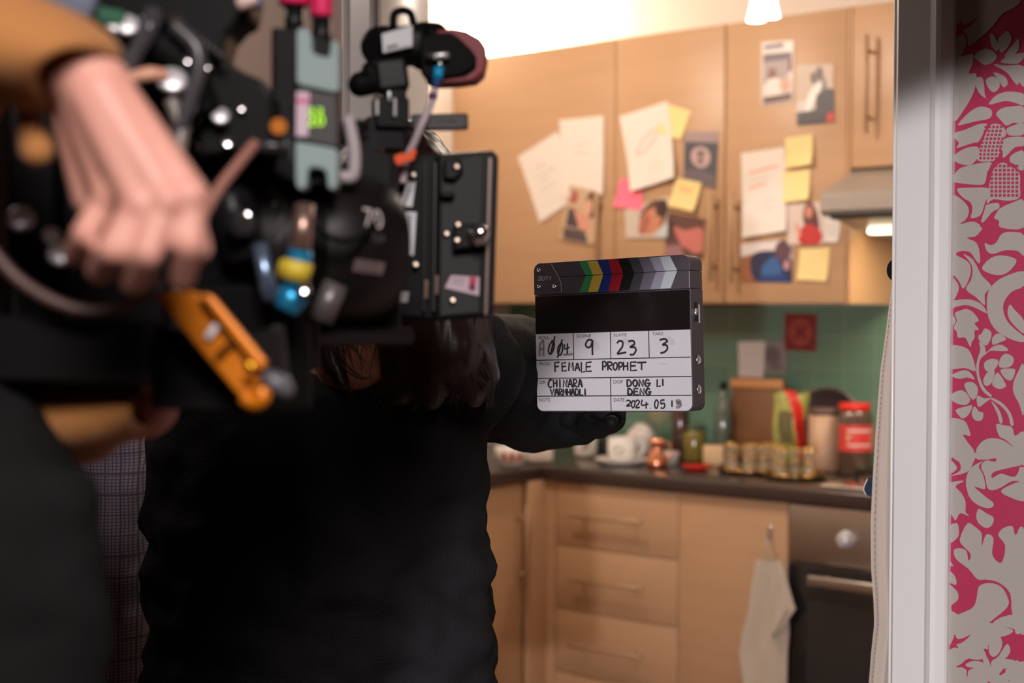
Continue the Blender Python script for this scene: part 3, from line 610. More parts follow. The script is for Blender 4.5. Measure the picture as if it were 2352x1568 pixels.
sheet('paper_sheet', 'grey-white printed sheet behind the photo of a woman in red', 'paper', [(1878, 478), (1931, 503), (1927, 556), (1884, 556)], PAPER, layer=1, group=NG, ink=scribble((140, 140, 140), [(0.3, 0.5, 0.9), (0.45, 0.4, 0.9), (0.6, 0.4, 0.9), (0.75, 0.4, 0.9)]))
sheet('photo_print', 'photo of a long-haired woman in a red top, third wall cabinet', 'photo', [(1810, 470), (1893, 464), (1893, 561), (1812, 562)], PH, [((214, 196, 186), (0, 0, 1, 0, 1, 1, 0, 1)), ((92, 56, 50), (0.5, 0.05, 0.68, 0.0, 0.82, 0.2, 0.9, 0.6, 0.75, 0.7, 0.5, 0.55, 0.44, 0.3)), ((200, 130, 112), ('e', 0.6, 0.22, 0.11, 0.15, 0)), ((186, 52, 52), (0.4, 0.6, 0.6, 0.5, 0.9, 0.65, 0.98, 0.85, 0.85, 1, 0.4, 1, 0.3, 0.8)), ((214, 150, 130), (0.2, 0.45, 0.3, 0.5, 0.4, 0.75, 0.3, 0.85))], layer=5, group=FG)
sheet('photo_print', 'blue and brown photo with a white top edge, low on the third cabinet', 'photo', [(1703, 560), (1820, 549), (1820, 648), (1703, 646)], PH, [((222, 214, 214), (0, 0, 1, 0, 1, 0.25, 0, 0.35)), ((150, 96, 68), (0, 0.35, 0.25, 0.3, 0.35, 1, 0, 1)), ((40, 46, 74), (0.22, 0.32, 0.7, 0.25, 1, 0.5, 1, 1, 0.3, 1)), ((52, 96, 150), (0.4, 0.7, 0.6, 0.4, 0.75, 0.5, 0.8, 0.85, 0.5, 0.9)), ((96, 66, 78), ('e', 0.83, 0.25, 0.16, 0.25, 0)), ((190, 140, 150), ('e', 0.9, 0.6, 0.06, 0.12, 0)), ((30, 60, 120), (0.4, 0.85, 0.9, 0.8, 0.95, 1, 0.35, 1))], layer=2, group=FG)
sheet('sticky_note', 'large yellow note at the lower right corner of the third cabinet', 'note', [(1838, 572), (1907, 568), (1901, 646), (1833, 642)], YEL, layer=2, group=YG)
# cards on the tiles
YT = YW - 0.0085
sheet('wall_card', 'dark red square paper ornament stuck on the green tiles', 'ornament', [(1803, 719), (1877, 721), (1875, 807), (1802, 804)], mat('dark red paper', s2l(128, 34, 36), 0.6), [((168, 70, 62), ('e', 0.5, 0.5, 0.36, 0.36, 0)), ((120, 30, 34), ('e', 0.5, 0.5, 0.26, 0.26, 0)), ((164, 70, 62), ('e', 0.5, 0.3, 0.1, 0.09, 0)), ((164, 70, 62), ('e', 0.5, 0.7, 0.1, 0.09, 0)), ((164, 70, 62), ('e', 0.3, 0.5, 0.09, 0.1, 0)), ((164, 70, 62), ('e', 0.7, 0.5, 0.09, 0.1, 0))], Y=YT, curl=0.002)
sheet('wall_card', 'grey card with dark printing on the green tiles behind the board', 'card', [(1752, 783), (1806, 785), (1804, 858), (1750, 855)], mat('grey card', s2l(150, 140, 140), 0.6), [((112, 100, 104), ('e', 0.45, 0.45, 0.35, 0.3, 20)), ((120, 108, 110), ('e', 0.6, 0.8, 0.3, 0.12, 0))], Y=YT, curl=0.004, layer=1)
sheet('paper_sheet', 'white paper standing on the tiles above the wooden chopping board', 'paper', [(1696, 784), (1758, 783), (1756, 876), (1700, 879)], PAPER, Y=YT, curl=0.006, layer=3)
# ================================================================== things on the worktop
CER = mat('white ceramic', (0.72, 0.69, 0.65), 0.25); GOLD = mat('gold trim', (0.95, 0.62, 0.22), 0.12, 1.0)
GLASS = mat('clear glass', (0.50, 0.38, 0.25), 0.04, alpha=0.16); COP = mat('copper', (0.85, 0.38, 0.22), 0.22, 1.0)
DKGL = mat('dark bottle glass', (0.03, 0.035, 0.03), 0.08, coat=0.6)
Z0 = WT + 0.0008
def wp(px, py): p = PZ(px, py, Z0); return V((p.x, p.y, Z0))
def sz(px, py, n): return n * (wp(px, py) - CAM).dot(FW) / FP      # picture size -> metres at that spot
# the mugs
def mug(px, py, r, h, label, rot=0, blot=None):
    p = wp(px, py); t = thing('mug', label, 'mug', p, 'white mugs on the worktop')
    mats = [CER]; mb = MB().lathe([(0, 0.001), (r * 0.86, 0), (r * 0.97, 0.006), (r, 0.02), (r, h - 0.001), (r - 0.002, h), (r - 0.004, h - 0.002), (r - 0.005, 0.012), (0, 0.008)], p, n=28)
    if blot:
        mats.append(mat('mug print', s2l(*blot), 0.4)); A = yawed(0)
        for dx, dz, rr in ((0, 0.5, 0.3), (0.25, 0.62, 0.16), (-0.2, 0.35, 0.16)):
            P = [(dx * r + rr * r * math.cos(a), dz * h + rr * r * math.sin(a)) for a in [2 * math.pi * i / 14 for i in range(14)]]
            mb.add([p + A[0] * ((r + 0.0005) * math.sin(x / r)) - A[1] * ((r + 0.0005) * math.cos(x / r)) + UP * z for x, z in P], [tuple(range(14))], 1)
    mb.build('cup', mats, t)
    a = V((math.cos(rot), math.sin(rot), 0))
    MB().tube([p + a * (r - 0.002) + UP * h * 0.8, p + a * (r + 0.022) + UP * h * 0.78, p + a * (r + 0.026) + UP * h * 0.45, p + a * (r - 0.002) + UP * h * 0.22], 0.005, 8, 5).build('handle', CER, t)
mug(1345, 1048, 0.038, 0.085, 'white mug with a faint grey print, under the outstretched sleeve', 2.6, (150, 140, 136))
def plate(px, py, r, label, m=CER, nm='plate', cat='plate', grp=None, h=0.018):
    p = wp(px, py); o = MB().lathe([(0, 0.002), (r * 0.6, 0), (r * 0.66, 0.004), (r, h), (r - 0.001, h + 0.002), (r * 0.62, 0.007), (0, 0.006)], (0, 0, 0), n=36).build(nm, m)
    o.location = p; return tag(o, label, cat, grp)
plate(1428, 1066, 0.085, 'white saucer plate under the mug with the grey spiral print')
def mug_on(px, py):
    p = wp(px, py); t = thing('mug', 'wide white mug with a dark grey spiral print on the saucer', 'mug', p + UP * 0.0085, 'white mugs on the worktop'); q = p + UP * 0.0085; r, h = 0.045, 0.072
    mb = MB().lathe([(0, 0.001), (r * 0.8, 0), (r * 0.95, 0.008), (r, 0.025), (r, h), (r - 0.004, h - 0.002), (r - 0.005, 0.012), (0, 0.008)], q, n=28); A = yawed(0)
    def w(x, z): return q + A[0] * ((r + 0.0006) * math.sin(x / r)) - A[1] * ((r + 0.0006) * math.cos(x / r)) + UP * z
    mb.add([w(-0.012 + 0.014 * math.cos(a), 0.036 + 0.017 * math.sin(a)) for a in [2 * math.pi * i / 16 for i in range(16)]], [tuple(range(16))], 1)
    mb.build('cup', [CER, mat('mug spiral print', s2l(110, 104, 100), 0.4)], t)
    MB().tube([q + A[0] * (r - 0.002) + UP * 0.058, q + A[0] * (r + 0.024) + UP * 0.055, q + A[0] * (r + 0.022) + UP * 0.025, q + A[0] * (r - 0.004) + UP * 0.016], 0.005, 8, 5).build('handle', CER, t)
mug_on(1428, 1062)
# left of the forearm: bowl with a red pattern and a white pack
def bowl(px, py, r, h, label):
    p = wp(px, py); mb = MB().lathe([(0, 0.001), (r * 0.5, 0), (r * 0.55, 0.006), (r * 0.85, h * 0.45), (r, h), (r - 0.003, h), (r * 0.8, h * 0.45), (r * 0.5, 0.01), (0, 0.009)], (0, 0, 0), n=32)
    A = yawed(0)
    for k, dx in enumerate((-0.5, 0.0, 0.5)):
        mb.add([A[0] * (r * 0.93 * math.sin(dx + 0.14 * math.cos(a))) - A[1] * (r * 0.955 * math.cos(dx + 0.14 * math.cos(a))) + UP * (h * 0.6 + h * 0.22 * math.sin(a)) for a in [2 * math.pi * i / 12 for i in range(12)]], [tuple(range(12))], 1)
    o = mb.build('bowl', [CER, mat('red glaze', s2l(170, 70, 50), 0.3)]); o.location = p; return tag(o, label, 'bowl')
bowl(1176, 1072, 0.055, 0.062, 'white bowl with red glazed spots at the left of the worktop')
p = wp(1238, 1062); A = yawed(12)
o = MB().box((0, 0, 0.0275), (0.085, 0.06, 0.055), A, 0.014, seg=3).box((0, 0, 0.056), (0.05, 0.016, 0.006), A, 0.002).build('tissue_pack', mat('white soft pack', (0.68, 0.6, 0.54), 0.55)); o.location = p
tag(o, 'small white tissue pack left of the mugs under the sleeve', 'tissue pack')
# dark napkin / black cup behind
def bottle(px, py, r, h, label, m, neck=0.35, cap_m=BLACKP, grp=None):
    p = wp(px, py); t = thing('bottle', label, 'bottle', p, grp); hb = h * (1 - neck)
    MB().lathe([(0, 0.002), (r * 0.9, 0), (r, 0.006), (r, hb), (r * 0.85, hb + h * 0.05), (r * 0.35, hb + h * 0.16), (r * 0.32, h * 0.94), (0, h * 0.94)], p, n=24).build('glass_body', m, t)
    MB().lathe([(r * 0.38, h * 0.92), (r * 0.38, h), (0, h)], p, n=16).build('cap', cap_m, t); return t
bottle(1383, 1041, 0.04, 0.16, 'squat dark bottle behind the white mugs', DKGL, 0.3, grp='dark bottles on the worktop')
bottle(1562, 1053, 0.028, 0.245, 'tall dark brown bottle right of the copper jug', mat('brown bottle glass', (0.06, 0.03, 0.02), 0.08, coat=0.6), grp='dark bottles on the worktop')
bottle(1660, 1058, 0.028, 0.25, 'slim grey-green bottle just left of the chopping board', mat('grey green bottle glass', (0.09, 0.12, 0.10), 0.08, coat=0.5), grp='dark bottles on the worktop')
# big stemmed glass
def wine_glass(px, py, h, r, label):
    p = wp(px, py); t = thing('wine_glass', label, 'glass', p)
    MB().lathe([(0, 0.001), (r * 0.85, 0), (r * 0.8, 0.003), (0.005, 0.008), (0.004, h * 0.42), (0.012, h * 0.46), (r * 0.9, h * 0.62), (r, h * 0.78), (r * 0.85, h), (r * 0.83, h), (r * 0.97, h * 0.78), (r * 0.87, h * 0.63), (0, h * 0.5)], p, n=28).build('stem_and_bowl', GLASS, t)
wine_glass(1512, 1046, 0.19, 0.045, 'large round wine glass behind the copper jug')
# crumpled paper
pb_ = MB().ell((0, 0, 0.055), (0.05, 0.042, 0.055), WA, 28, 20)
pb_.v = [v + (v - V((0, 0, 0.055))).normalized() * 0.012 * noise.noise(v * 45) for v in pb_.v]; pb_.v = [V((v.x, v.y, max(v.z, 0))) for v in pb_.v]
o = pb_.build('crumpled_paper', mat('pale crumpled paper', (0.66, 0.60, 0.56), 0.7)); o.location = wp(1470, 1050); tag(o, 'crumpled ball of pale paper between the saucer mug and the copper jug', 'paper')
# copper jug
p = wp(1508, 1075); t = thing('copper_jug', 'small shiny copper jug with a flared lip', 'jug', p); s_ = sz(1508, 1075, 1)
MB().lathe([(0, 0.001), (22 * s_, 0), (25 * s_, 0.010), (24 * s_, 0.026), (16 * s_, 0.05), (14 * s_, 0.062), (17 * s_, 0.078), (21 * s_, 0.088), (19 * s_, 0.087), (12 * s_, 0.062), (0, 0.05)], p, n=28).build('body', COP, t)
A = yawed(0); MB().tube([p + A[0] * 17 * s_ + UP * 0.078, p + A[0] * 30 * s_ + UP * 0.074, p + A[0] * 31 * s_ + UP * 0.045, p + A[0] * 22 * s_ + UP * 0.03], 0.004, 8, 5).build('handle', COP, t)
# olive jar, white tub, red dish
p = wp(1594, 1058); t = thing('glass_jar', 'short jar filled with olive green pickles', 'jar', p)
MB().lathe([(0, 0.001), (0.033, 0), (0.036, 0.006), (0.036, 0.085), (0.030, 0.098), (0, 0.098)], p, n=28).build('jar_body', mat('olive pickle jar', s2l(112, 100, 44), 0.15, coat=0.7), t)
MB().lathe([(0.031, 0.0985), (0.031, 0.108), (0, 0.1085)], p, n=28).build('lid', mat('green lid', s2l(70, 84, 60), 0.4), t)
plate(1600, 1080, 0.046, 'small shallow red dish on the dark worktop', mat('red enamel', s2l(190, 40, 36), 0.3), 'dish', 'dish', h=0.014)
p = wp(1534, 1052)
o = MB().lathe([(0, 0.001), (0.04, 0), (0.045, 0.036), (0.046, 0.04), (0, 0.041)], (0, 0, 0), n=28).build('tub', mat('pale tub', (0.62, 0.57, 0.54), 0.4)); o.location = wp(1527, 1067); tag(o, 'low pale round tub behind the copper jug', 'tub')
p = wp(1638, 1068); A = yawed(-8)
o = MB().box((0, 0, 0.031), (0.062, 0.05, 0.062), A, 0.004).build('carton', mat('beige carton', s2l(205, 172, 132), 0.6)); o.location = p; tag(o, 'small plain beige carton left of the gold glasses', 'carton')
# chopping board leaning on the tiles
bl = PY(1674, 1050, 4.03); br_ = PY(1792, 1050, 4.03); w_ = br_.x - bl.x
lean = V((0, 0.045, 0.26)).normalized(); A = (V((1, 0, 0)), lean.cross(V((1, 0, 0))), lean)
c = V((bl.x + w_ / 2, 4.012, Z0 + 0.0)) + lean * 0.138
tb = thing('chopping_board', 'brown wooden chopping board leaning on the green tiles', 'chopping board', (c.x, 4.0, Z0))
BRD = mat('oiled board wood', s2l(112, 74, 42), 0.5, noise=((3, 30, 3), 0.2))
MB().box(c, (w_, 0.018, 0.262), A, 0.004).build('board', BRD, tb)
MB().box(c + lean * 0.112 - A[1] * 0.0125, (w_ + 0.004, 0.006, 0.03), A, 0.002).build('end_strip', mat('pale board wood', s2l(196, 138, 88), 0.5), tb, label='paler wooden end strip')
# snack bag: green with a red stripe
p = wp(1815, 1073); s_ = sz(1815, 1073, 1); A = yawed(6)
def bag(u, v, side):
    x = (u - 0.5) * 86 * s_ * (1 - 0.16 * math.sin(math.pi * v) * 0.6); bulge = 0.03 * math.sin(math.pi * u) ** 0.6 * math.sin(math.pi * min(1, v * 1.02)) ** 0.5
    return A[0] * (x + 0.004 * math.sin(9 * v)) + A[1] * (side * bulge + 0.002 * math.sin(20 * u + 9 * v)) + UP * (v * 178 * s_ + 0.004 * math.sin(7 * u) * v)
GRB = mat('green foil', s2l(160, 160, 84), 0.35, noise=((40, 40, 40), 0.3)); RDB = mat('red foil', s2l(212, 42, 34), 0.35); DGB = mat('olive foil', s2l(96, 88, 48), 0.4)
mb = MB(); nu, nv = 18, 22
for side in (-1, 1):
    P = [bag(i / nu, j / nv, side) for j in range(nv + 1) for i in range(nu + 1)]; b = len(mb.v); mb.v += P
    for j in range(nv):
        for i in range(nu):
            u, v = (i + 0.5) / nu, (j + 0.5) / nv
            mi = 1 if abs(u - (0.78 - 0.32 * v + 0.14 * math.sin(3.4 * v))) < 0.17 and v > 0.1 else (2 if (0.3 < v < 0.72 and 0.12 < u < 0.5) or v > 0.96 else 0)
            k = b + j * (nu + 1) + i; mb.f.append(((k, k + 1, k + nu + 2, k + nu + 1), mi, True))
o = mb.build('snack_bag', [GRB, RDB, DGB], fixn=False); o.location = p; tag(o, 'green foil snack bag with a red diagonal stripe', 'snack bag')
# canister, pot with lid
p = wp(1893, 1080)
t = thing('canister', 'tall plain beige storage canister behind the gold glasses', 'canister', p)
MB().lathe([(0, 0.001), (0.044, 0), (0.047, 0.004), (0.047, 0.168), (0, 0.17)], p, n=32).build('body', mat('beige canister', s2l(186, 150, 122), 0.45), t)
MB().lathe([(0.048, 0.1705), (0.048, 0.186), (0.03, 0.19), (0, 0.19)], p, n=32).build('lid', mat('brown lid', s2l(96, 74, 66), 0.4), t)
fx = PY(1897, 900, 4.06).x; ln_ = V((0, 0.28, 1)).normalized(); fa_ = V((0, -1, 0.28)).normalized()
t = thing('frying_pan', 'dark frying pan with a pale rim leaning on the tiles behind the canister', 'pan', (fx, 4.0, Z0))
pc_ = V((fx, 4.047, Z0 + 0.004)) + ln_ * 0.121
MB().lathe([(0, 0), (0.095, 0), (0.102, 0.006), (0.118, 0.030), (0.116, 0.031), (0.099, 0.008), (0, 0.004)], pc_, tuple(fa_), 40).build('pan_body', mat('dark pan enamel', s2l(62, 50, 52), 0.3), t)
X_, Y_, _q = ortho(fa_)
MB().tube([pc_ + fa_ * 0.031 + X_ * 0.117 * math.cos(a_) + Y_ * 0.117 * math.sin(a_) for a_ in [2 * math.pi * i / 24 for i in range(24)]], 0.0025, 6, 2, closed=True).build('rim', mat('steel pan rim', (0.5, 0.44, 0.42), 0.3, 0.9), t)
# red-lidded jar with a red and white label
p = wp(1962, 1087); s_ = sz(1962, 1087, 1); r = 41 * s_
t = thing('sauce_jar', 'glass sauce jar with a red lid and a red and white label', 'jar', p)
MB().lathe([(0, 0.001), (r * 0.93, 0), (r, 0.006), (r, 128 * s_), (r * 0.9, 142 * s_), (r * 0.82, 145 * s_), (0, 145 * s_)], p, n=32).build('jar_body', mat('brown sauce glass', s2l(86, 66, 54), 0.1, coat=0.9), t)
MB().lathe([(r * 0.86, 145.5 * s_), (r * 0.88, 147 * s_), (r * 0.88, 160 * s_), (r * 0.84, 162 * s_), (0, 162 * s_)], p, n=32).build('lid', mat('red lid', s2l(214, 44, 34), 0.35), t)
A = yawed(4)
def jw(a, z, k=0.0008): return p + A[0] * ((r + k) * math.sin(a)) - A[1] * ((r + k) * math.cos(a)) + UP * (z * s_)
mb = MB().grid(lambda u, v: jw(-1.3 + 2.6 * u, 54 + 60 * v), 20, 2, 0)
mb.grid(lambda u, v: jw(-0.72 + 1.5 * u, 66 + 5 * v, 0.0014), 12, 1, 1).grid(lambda u, v: jw(-0.72 + 1.5 * u, 98 + 6 * v, 0.0014), 12, 1, 1)
mb.add([jw(x, y, 0.0014) for x, y in ((-0.75, 92), (-0.4, 94), (0, 94), (0.4, 94), (0.85, 92), (0.8, 76), (0.4, 62), (0.05, 57), (-0.35, 62), (-0.7, 76))], [tuple(range(10))], 2)
mb.build('label', [mat('red label', s2l(214, 60, 56), 0.5), mat('white label bar', s2l(225, 195, 185), 0.5), mat('pale label panel', s2l(205, 190, 150), 0.5)], t, label='red paper label with a pale shield')
# two trays of gold-rimmed tea glasses
TRAY = mat('dark bronze tray', s2l(66, 50, 36), 0.3, 0.6)
tr = []
for (px, py, rr, lab) in ((1722, 1084, 0.098, 'dark round tray under the left cluster of gold-rimmed tea glasses'), (1826, 1097, 0.092, 'dark round tray under the right cluster of gold-rimmed tea glasses')):
    p = wp(px, py); t = thing('tray', lab, 'tray', p, 'trays of tea glasses'); tr.append(p)
    MB().lathe([(0, 0.001), (rr * 0.9, 0), (rr, 0.012), (rr * 0.985, 0.013), (rr * 0.88, 0.004), (0, 0.004)], p, n=40).build('tray_base', TRAY, t)
    MB().tube([p + V((rr * math.cos(a), rr * math.sin(a), 0.013)) for a in [2 * math.pi * i / 24 for i in range(24)]], 0.0012, 6, 2, closed=True).build('gold_rim', GOLD, t)
def tea_glass(p, label, r=0.022, h=0.078):
    t = thing('tea_glass', label, 'glass', p, 'gold-rimmed tea glasses on the trays')
    MB().lathe([(0, 0.001), (r * 0.78, 0), (r * 0.85, 0.004), (r * 0.92, h * 0.25), (r * 0.62, h * 0.55), (r * 0.8, h * 0.8), (r * 1.02, h), (r * 0.97, h), (r * 0.75, h * 0.8), (r * 0.57, h * 0.55), (r * 0.85, h * 0.25), (r * 0.7, 0.007), (0, 0.006)], p, n=20).build('glass_body', GLASS, t)
    for hh, rr in ((h, 1.0), (h * 0.55, 0.63), (0.006, 0.88)):
        MB().tube([p + V((r * rr * math.cos(a), r * rr * math.sin(a), hh)) for a in [2 * math.pi * i / 16 for i in range(16)]], 0.0013, 6, 2, closed=True).build('gold_band', GOLD, t)
    return t
spots = [(0, -0.055, -0.03, 'front left glass of the left tray'), (0, 0.03, -0.052, 'front right glass of the left tray'), (0, -0.055, 0.04, 'back left glass of the left tray'), (0, 0.008, 0.012, 'middle glass of the left tray'), (0, 0.06, 0.03, 'back right glass of the left tray'),
         (0, 0.072, -0.012, 'far right glass of the left tray'), (0, -0.018, -0.068, 'glass at the very front of the left tray'), (1, 0.0, 0.0, 'middle glass of the right tray'),
         (1, -0.045, -0.03, 'front left glass of the right tray'), (1, 0.03, -0.045, 'front right glass of the right tray'), (1, -0.04, 0.045, 'back left glass of the right tray'), (1, 0.045, 0.03, 'back right glass of the right tray')]
g0 = None
for k, dx, dy, lab in spots:
    q = tr[k] + r0 * dx + f0 * dy + UP * 0.0045
    lab = 'gold-rimmed waisted tea glass, ' + lab
    if g0 is None: g0 = tea_glass(q, lab); g0p = q
    else: copy_tree(g0, q - g0p, lab)
p = wp(1866, 1101); o = MB().lathe([(0, 0.001), (0.012, 0), (0.014, 0.003), (0.012, 0.02), (0.015, 0.026), (0.012, 0.026), (0, 0.012)], (0, 0, 0), n=18).build('egg_cup', GOLD); o.location = p; tag(o, 'tiny gold cup at the right edge of the worktop by the hob', 'cup')
# ---- tea towel on the base cabinet door
hk = PY(1770, 1222, YD); t = thing('wall_hook', 'small steel hook on the plain base cabinet door', 'hook', (hk.x, YD, hk.z - 0.02))
MB().b2(hk.x - 0.007, hk.x + 0.007, YD - 0.004, YD - 0.0005, hk.z - 0.02, hk.z + 0.02, 0.001).build('hook_plate', CHROME, t)
MB().tube([(hk.x, YD - 0.003, hk.z - 0.01), (hk.x, YD - 0.02, hk.z - 0.018), (hk.x, YD - 0.024, hk.z - 0.002)], 0.0025, 8, 5).build('hook_arm', CHROME, t)
TOW = mat('grey linen towel', s2l(196, 184, 166), 0.9, bump=(700, 0.4), sheen=0.3)
top = PY(1770, 1285, YD - 0.02); SO = top.z; s_ = (V((top.x, YD, top.z)) - CAM).dot(FW) / FP
def towel(layer):
    rows = [  # picture rows: y, left x, right x
        (1285, 1738, 1790), (1310, 1734, 1800), (1345, 1728, 1806), (1400, 1722, 1810), (1450, 1708, 1812), (1500, 1702, 1808), (1568, 1712, 1806), (1640, 1722, 1802)] if layer == 0 else [
        (1287, 1768, 1792), (1312, 1768, 1803), (1350, 1769, 1812), (1385, 1770, 1822), (1398, 1771, 1827), (1420, 1771, 1812), (1448, 1772, 1792), (1462, 1773, 1778)]
    fold = 0.012
    def fn(u, v):
        f = v * (len(rows) - 1); i = min(int(f), len(rows) - 2); k = f - i; a, b = rows[i], rows[i + 1]
        y = a[0] + (b[0] - a[0]) * k; xl = a[1] + (b[1] - a[1]) * k; xr = a[2] + (b[2] - a[2]) * k
        p = PY(xl + (xr - xl) * u, y, YD - 0.014 - 0.016 * layer)
        return V((p.x, p.y - fold * (0.5 + 0.5 * math.sin(u * 9 + 1.4 * layer + v * 2.2)) * (0.3 + 0.7 * v), p.z))
    return fn
tw = MB()
for L in (0, 1):
    fn = towel(L); tw.grid(fn, 16, 40, 0).grid(lambda u, v: fn(u, v) + V((0, 0.003, 0)), 16, 40, 0)
tw.tube([(hk.x, YD - 0.022, hk.z - 0.016), (hk.x - 0.006, YD - 0.022, hk.z - 0.06), (top.x - 0.003, YD - 0.02, top.z)], 0.002, 6, 4).tube([(hk.x, YD - 0.022, hk.z - 0.016), (hk.x + 0.014, YD - 0.022, hk.z - 0.05), (top.x + 0.006, YD - 0.02, top.z - 0.003)], 0.0028, 6, 4)
tag(recenter(tw.build('tea_towel', TOW, fixn=False)), 'crumpled grey linen tea towel hanging from a hook on the base cabinet', 'towel')
# ---- apron on the kitchen side of the right door lining
APR = mat('cream canvas', s2l(206, 192, 180), 0.85, bump=(900, 0.35), sheen=0.2); NAVY = mat('navy denim', s2l(34, 52, 74), 0.85, bump=(900, 0.4)); STI = mat('brown thread', s2l(150, 110, 98), 0.8)
edge = [(628, 2052), (700, 2043), (780, 2033), (850, 2023), (930, 2017), (1000, 2012), (1100, 2006), (1200, 2002), (1300, 2003), (1380, 2009), (1430, 2011), (1500, 2004), (1568, 1999), (1700, 1996), (1900, 1994)]
YA = YP1 + 0.045
def ap_edge(v):
    f = v * (len(edge) - 1); i = min(int(f), len(edge) - 2); k = f - i
    return edge[i][0] + (edge[i + 1][0] - edge[i][0]) * k, edge[i][1] + (edge[i + 1][1] - edge[i][1]) * k
def apron(inset, yoff, wid, amp, ph):
    def fn(u, v):
        y, x = ap_edge(v); p = PY(x + inset, y, YA + yoff)
        return V((p.x + u * wid * (0.25 + 0.75 * min(1, v * 2)), p.y + amp * (0.2 + v) * math.sin(u * 11 + ph + 2 * v) - 0.010 * (1 - u) ** 2 * v, p.z))
    return fn
ta = thing('apron', 'cream canvas apron with navy lining hanging inside the doorway', 'apron', PY(2040, 1568, YA))
fa = apron(0, 0, 0.034, 0.003, 0); MB().grid(fa, 14, 50).grid(lambda u, v: fa(u, v) + V((0, 0.002, 0)), 14, 50).build('canvas_front', APR, ta, fixn=False)
mb = MB()
for i in range(90):
    v0 = i / 90 + 0.001; v1 = v0 + 0.0062
    a, b = fa(0.2, v0), fa(0.2, v1); mb.ribbon([a, b], 0.0011, (0, -1, 0), 0.0008)
mb.build('stitching', STI, ta, label='brown stitched hem')
fb = apron(16, 0.012, 0.15, 0.005, 1.2); MB().grid(fb, 12, 40).grid(lambda u, v: fb(u, v) + V((0, 0.002, 0)), 12, 40).build('lining', NAVY, ta, fixn=False, label='navy denim lining')
c1 = [PY(a, b, YA + 0.004) for a, b in ((2010, 1092), (1993, 1100), (1984, 1122), (1990, 1136), (2008, 1143), (2020, 1120))]
MB().prism(c1, (0, 0.004, 0)).build('pocket_corner', NAVY, ta, label='turned-out navy pocket corner')
MB().tube([c1[1] + V((0, -0.001, 0)), c1[2] + V((0, -0.001, 0)), c1[3] + V((0, -0.001, 0))], 0.0008, 6, 3).build('pocket_piping', STICK, ta)
hp = PY(2062, 622, YA)
t = thing('coat_hook', 'dark knob hook holding the apron behind the door frame', 'hook', (hp.x, YP1, hp.z))
MB().lathe([(0.018, 0), (0.018, 0.005), (0.006, 0.008), (0.006, 0.03), (0.013, 0.036), (0.014, 0.046), (0.008, 0.052), (0, 0.053)], (hp.x + 0.020, YP1 + 0.0005, hp.z), (0, 1, 0), 20).build('knob', BLACKM, t)
# ================================================================== the slate
sTL, sBL, sTR, sBR = D(1232, 606, 1.98), D(1229, 944, 1.98), D(1588, 582, 1.86), D(1588, 946.5, 1.86)
sc_ = (sTL + sBL + sTR + sBR) / 4
ex = ((sTR - sTL) + (sBR - sBL)).normalized(); dn = ((sBL - sTL) + (sBR - sTR)); dn = (dn - ex * dn.dot(ex)).normalized()
ez = -dn; en = ex.cross(ez)            # en points towards the viewer
if en.dot(FW) > 0: en = -en
SW = ((sTR - sTL).length + (sBR - sBL).length) / 2; SH = ((sBL - sTL).length + (sBR - sTR).length) / 2
ST = 0.040
def S(u, v, lift=0.0): return sc_ + ex * ((u - 0.5) * SW) + dn * ((v - 0.5) * SH) + en * lift
def zz(x, y):       # close-up coordinates -> slate face coordinates
    xl, xr = 118, 1485; u = 1.98 * (x - xl) / (1.98 * (x - xl) + 1.86 * (xr - x))
    k = (x - xl) / (xr - xl); top = 175 - 90 * k; bot = 1468 + 10 * k
    return u, (y - top) / (bot - top)
def round_rect(u0, v0, u1, v1, r, corners=(1, 1, 1, 1), n=6):
    ru, rv = r / SW, r / SH; out = []
    for (cx, cy, sx, sy, a0, on) in ((u0, v0, 1, 1, 180, corners[0]), (u1, v0, -1, 1, 270, corners[1]), (u1, v1, -1, -1, 0, corners[2]), (u0, v1, 1, -1, 90, corners[3])):
        if not on: out.append((cx, cy)); continue
        for i in range(n + 1):
            a = math.radians(a0 + 90 * i / n); out.append((cx + sx * ru + ru * math.cos(a), cy + sy * rv + rv * math.sin(a)))
    return out
SLM = mat('slate gunmetal', (0.082, 0.07, 0.085), 0.45, 0.3); SLB = mat('slate display glass', (0.012, 0.009, 0.010), 0.10, coat=0.3)
BRD2 = mat('white slate board', s2l(198, 196, 203), 0.35, noise=((30, 30, 30), 0.05))
ts = thing('clapperboard', 'electronic film slate with striped clapstick, blank display and handwritten white board', 'clapperboard', S(0.5, 1, -ST / 2))
def plate_uv(pts, l0, l1): return [S(u, v, l0) for u, v in pts], en * (l1 - l0)
def part_prism(name, pts, l0, l1, m, par, **kw):
    a, b = plate_uv(pts, l0, l1); o = MB().prism(a, b).build(name, m, par, **kw)
    md = o.modifiers.new('bevel', 'BEVEL'); md.width = 0.0012; md.segments = 2; md.limit_method = 'ANGLE'; md.angle_limit = math.radians(50); return o
body = part_prism('housing', round_rect(0, 0.2185, 1, 1, 0.010, (0, 0, 1, 1)), -ST, 0, SLM, ts)
low = part_prism('clapstick', round_rect(0, 0.1015, 1, 0.2165, 0.003, (0, 0, 0, 0)), -ST, 0.001, SLM, ts)
upr = part_prism('clapstick', round_rect(0, 0, 1, 0.0995, 0.011, (1, 1, 0, 0)), -ST, 0.001, SLM, ts)
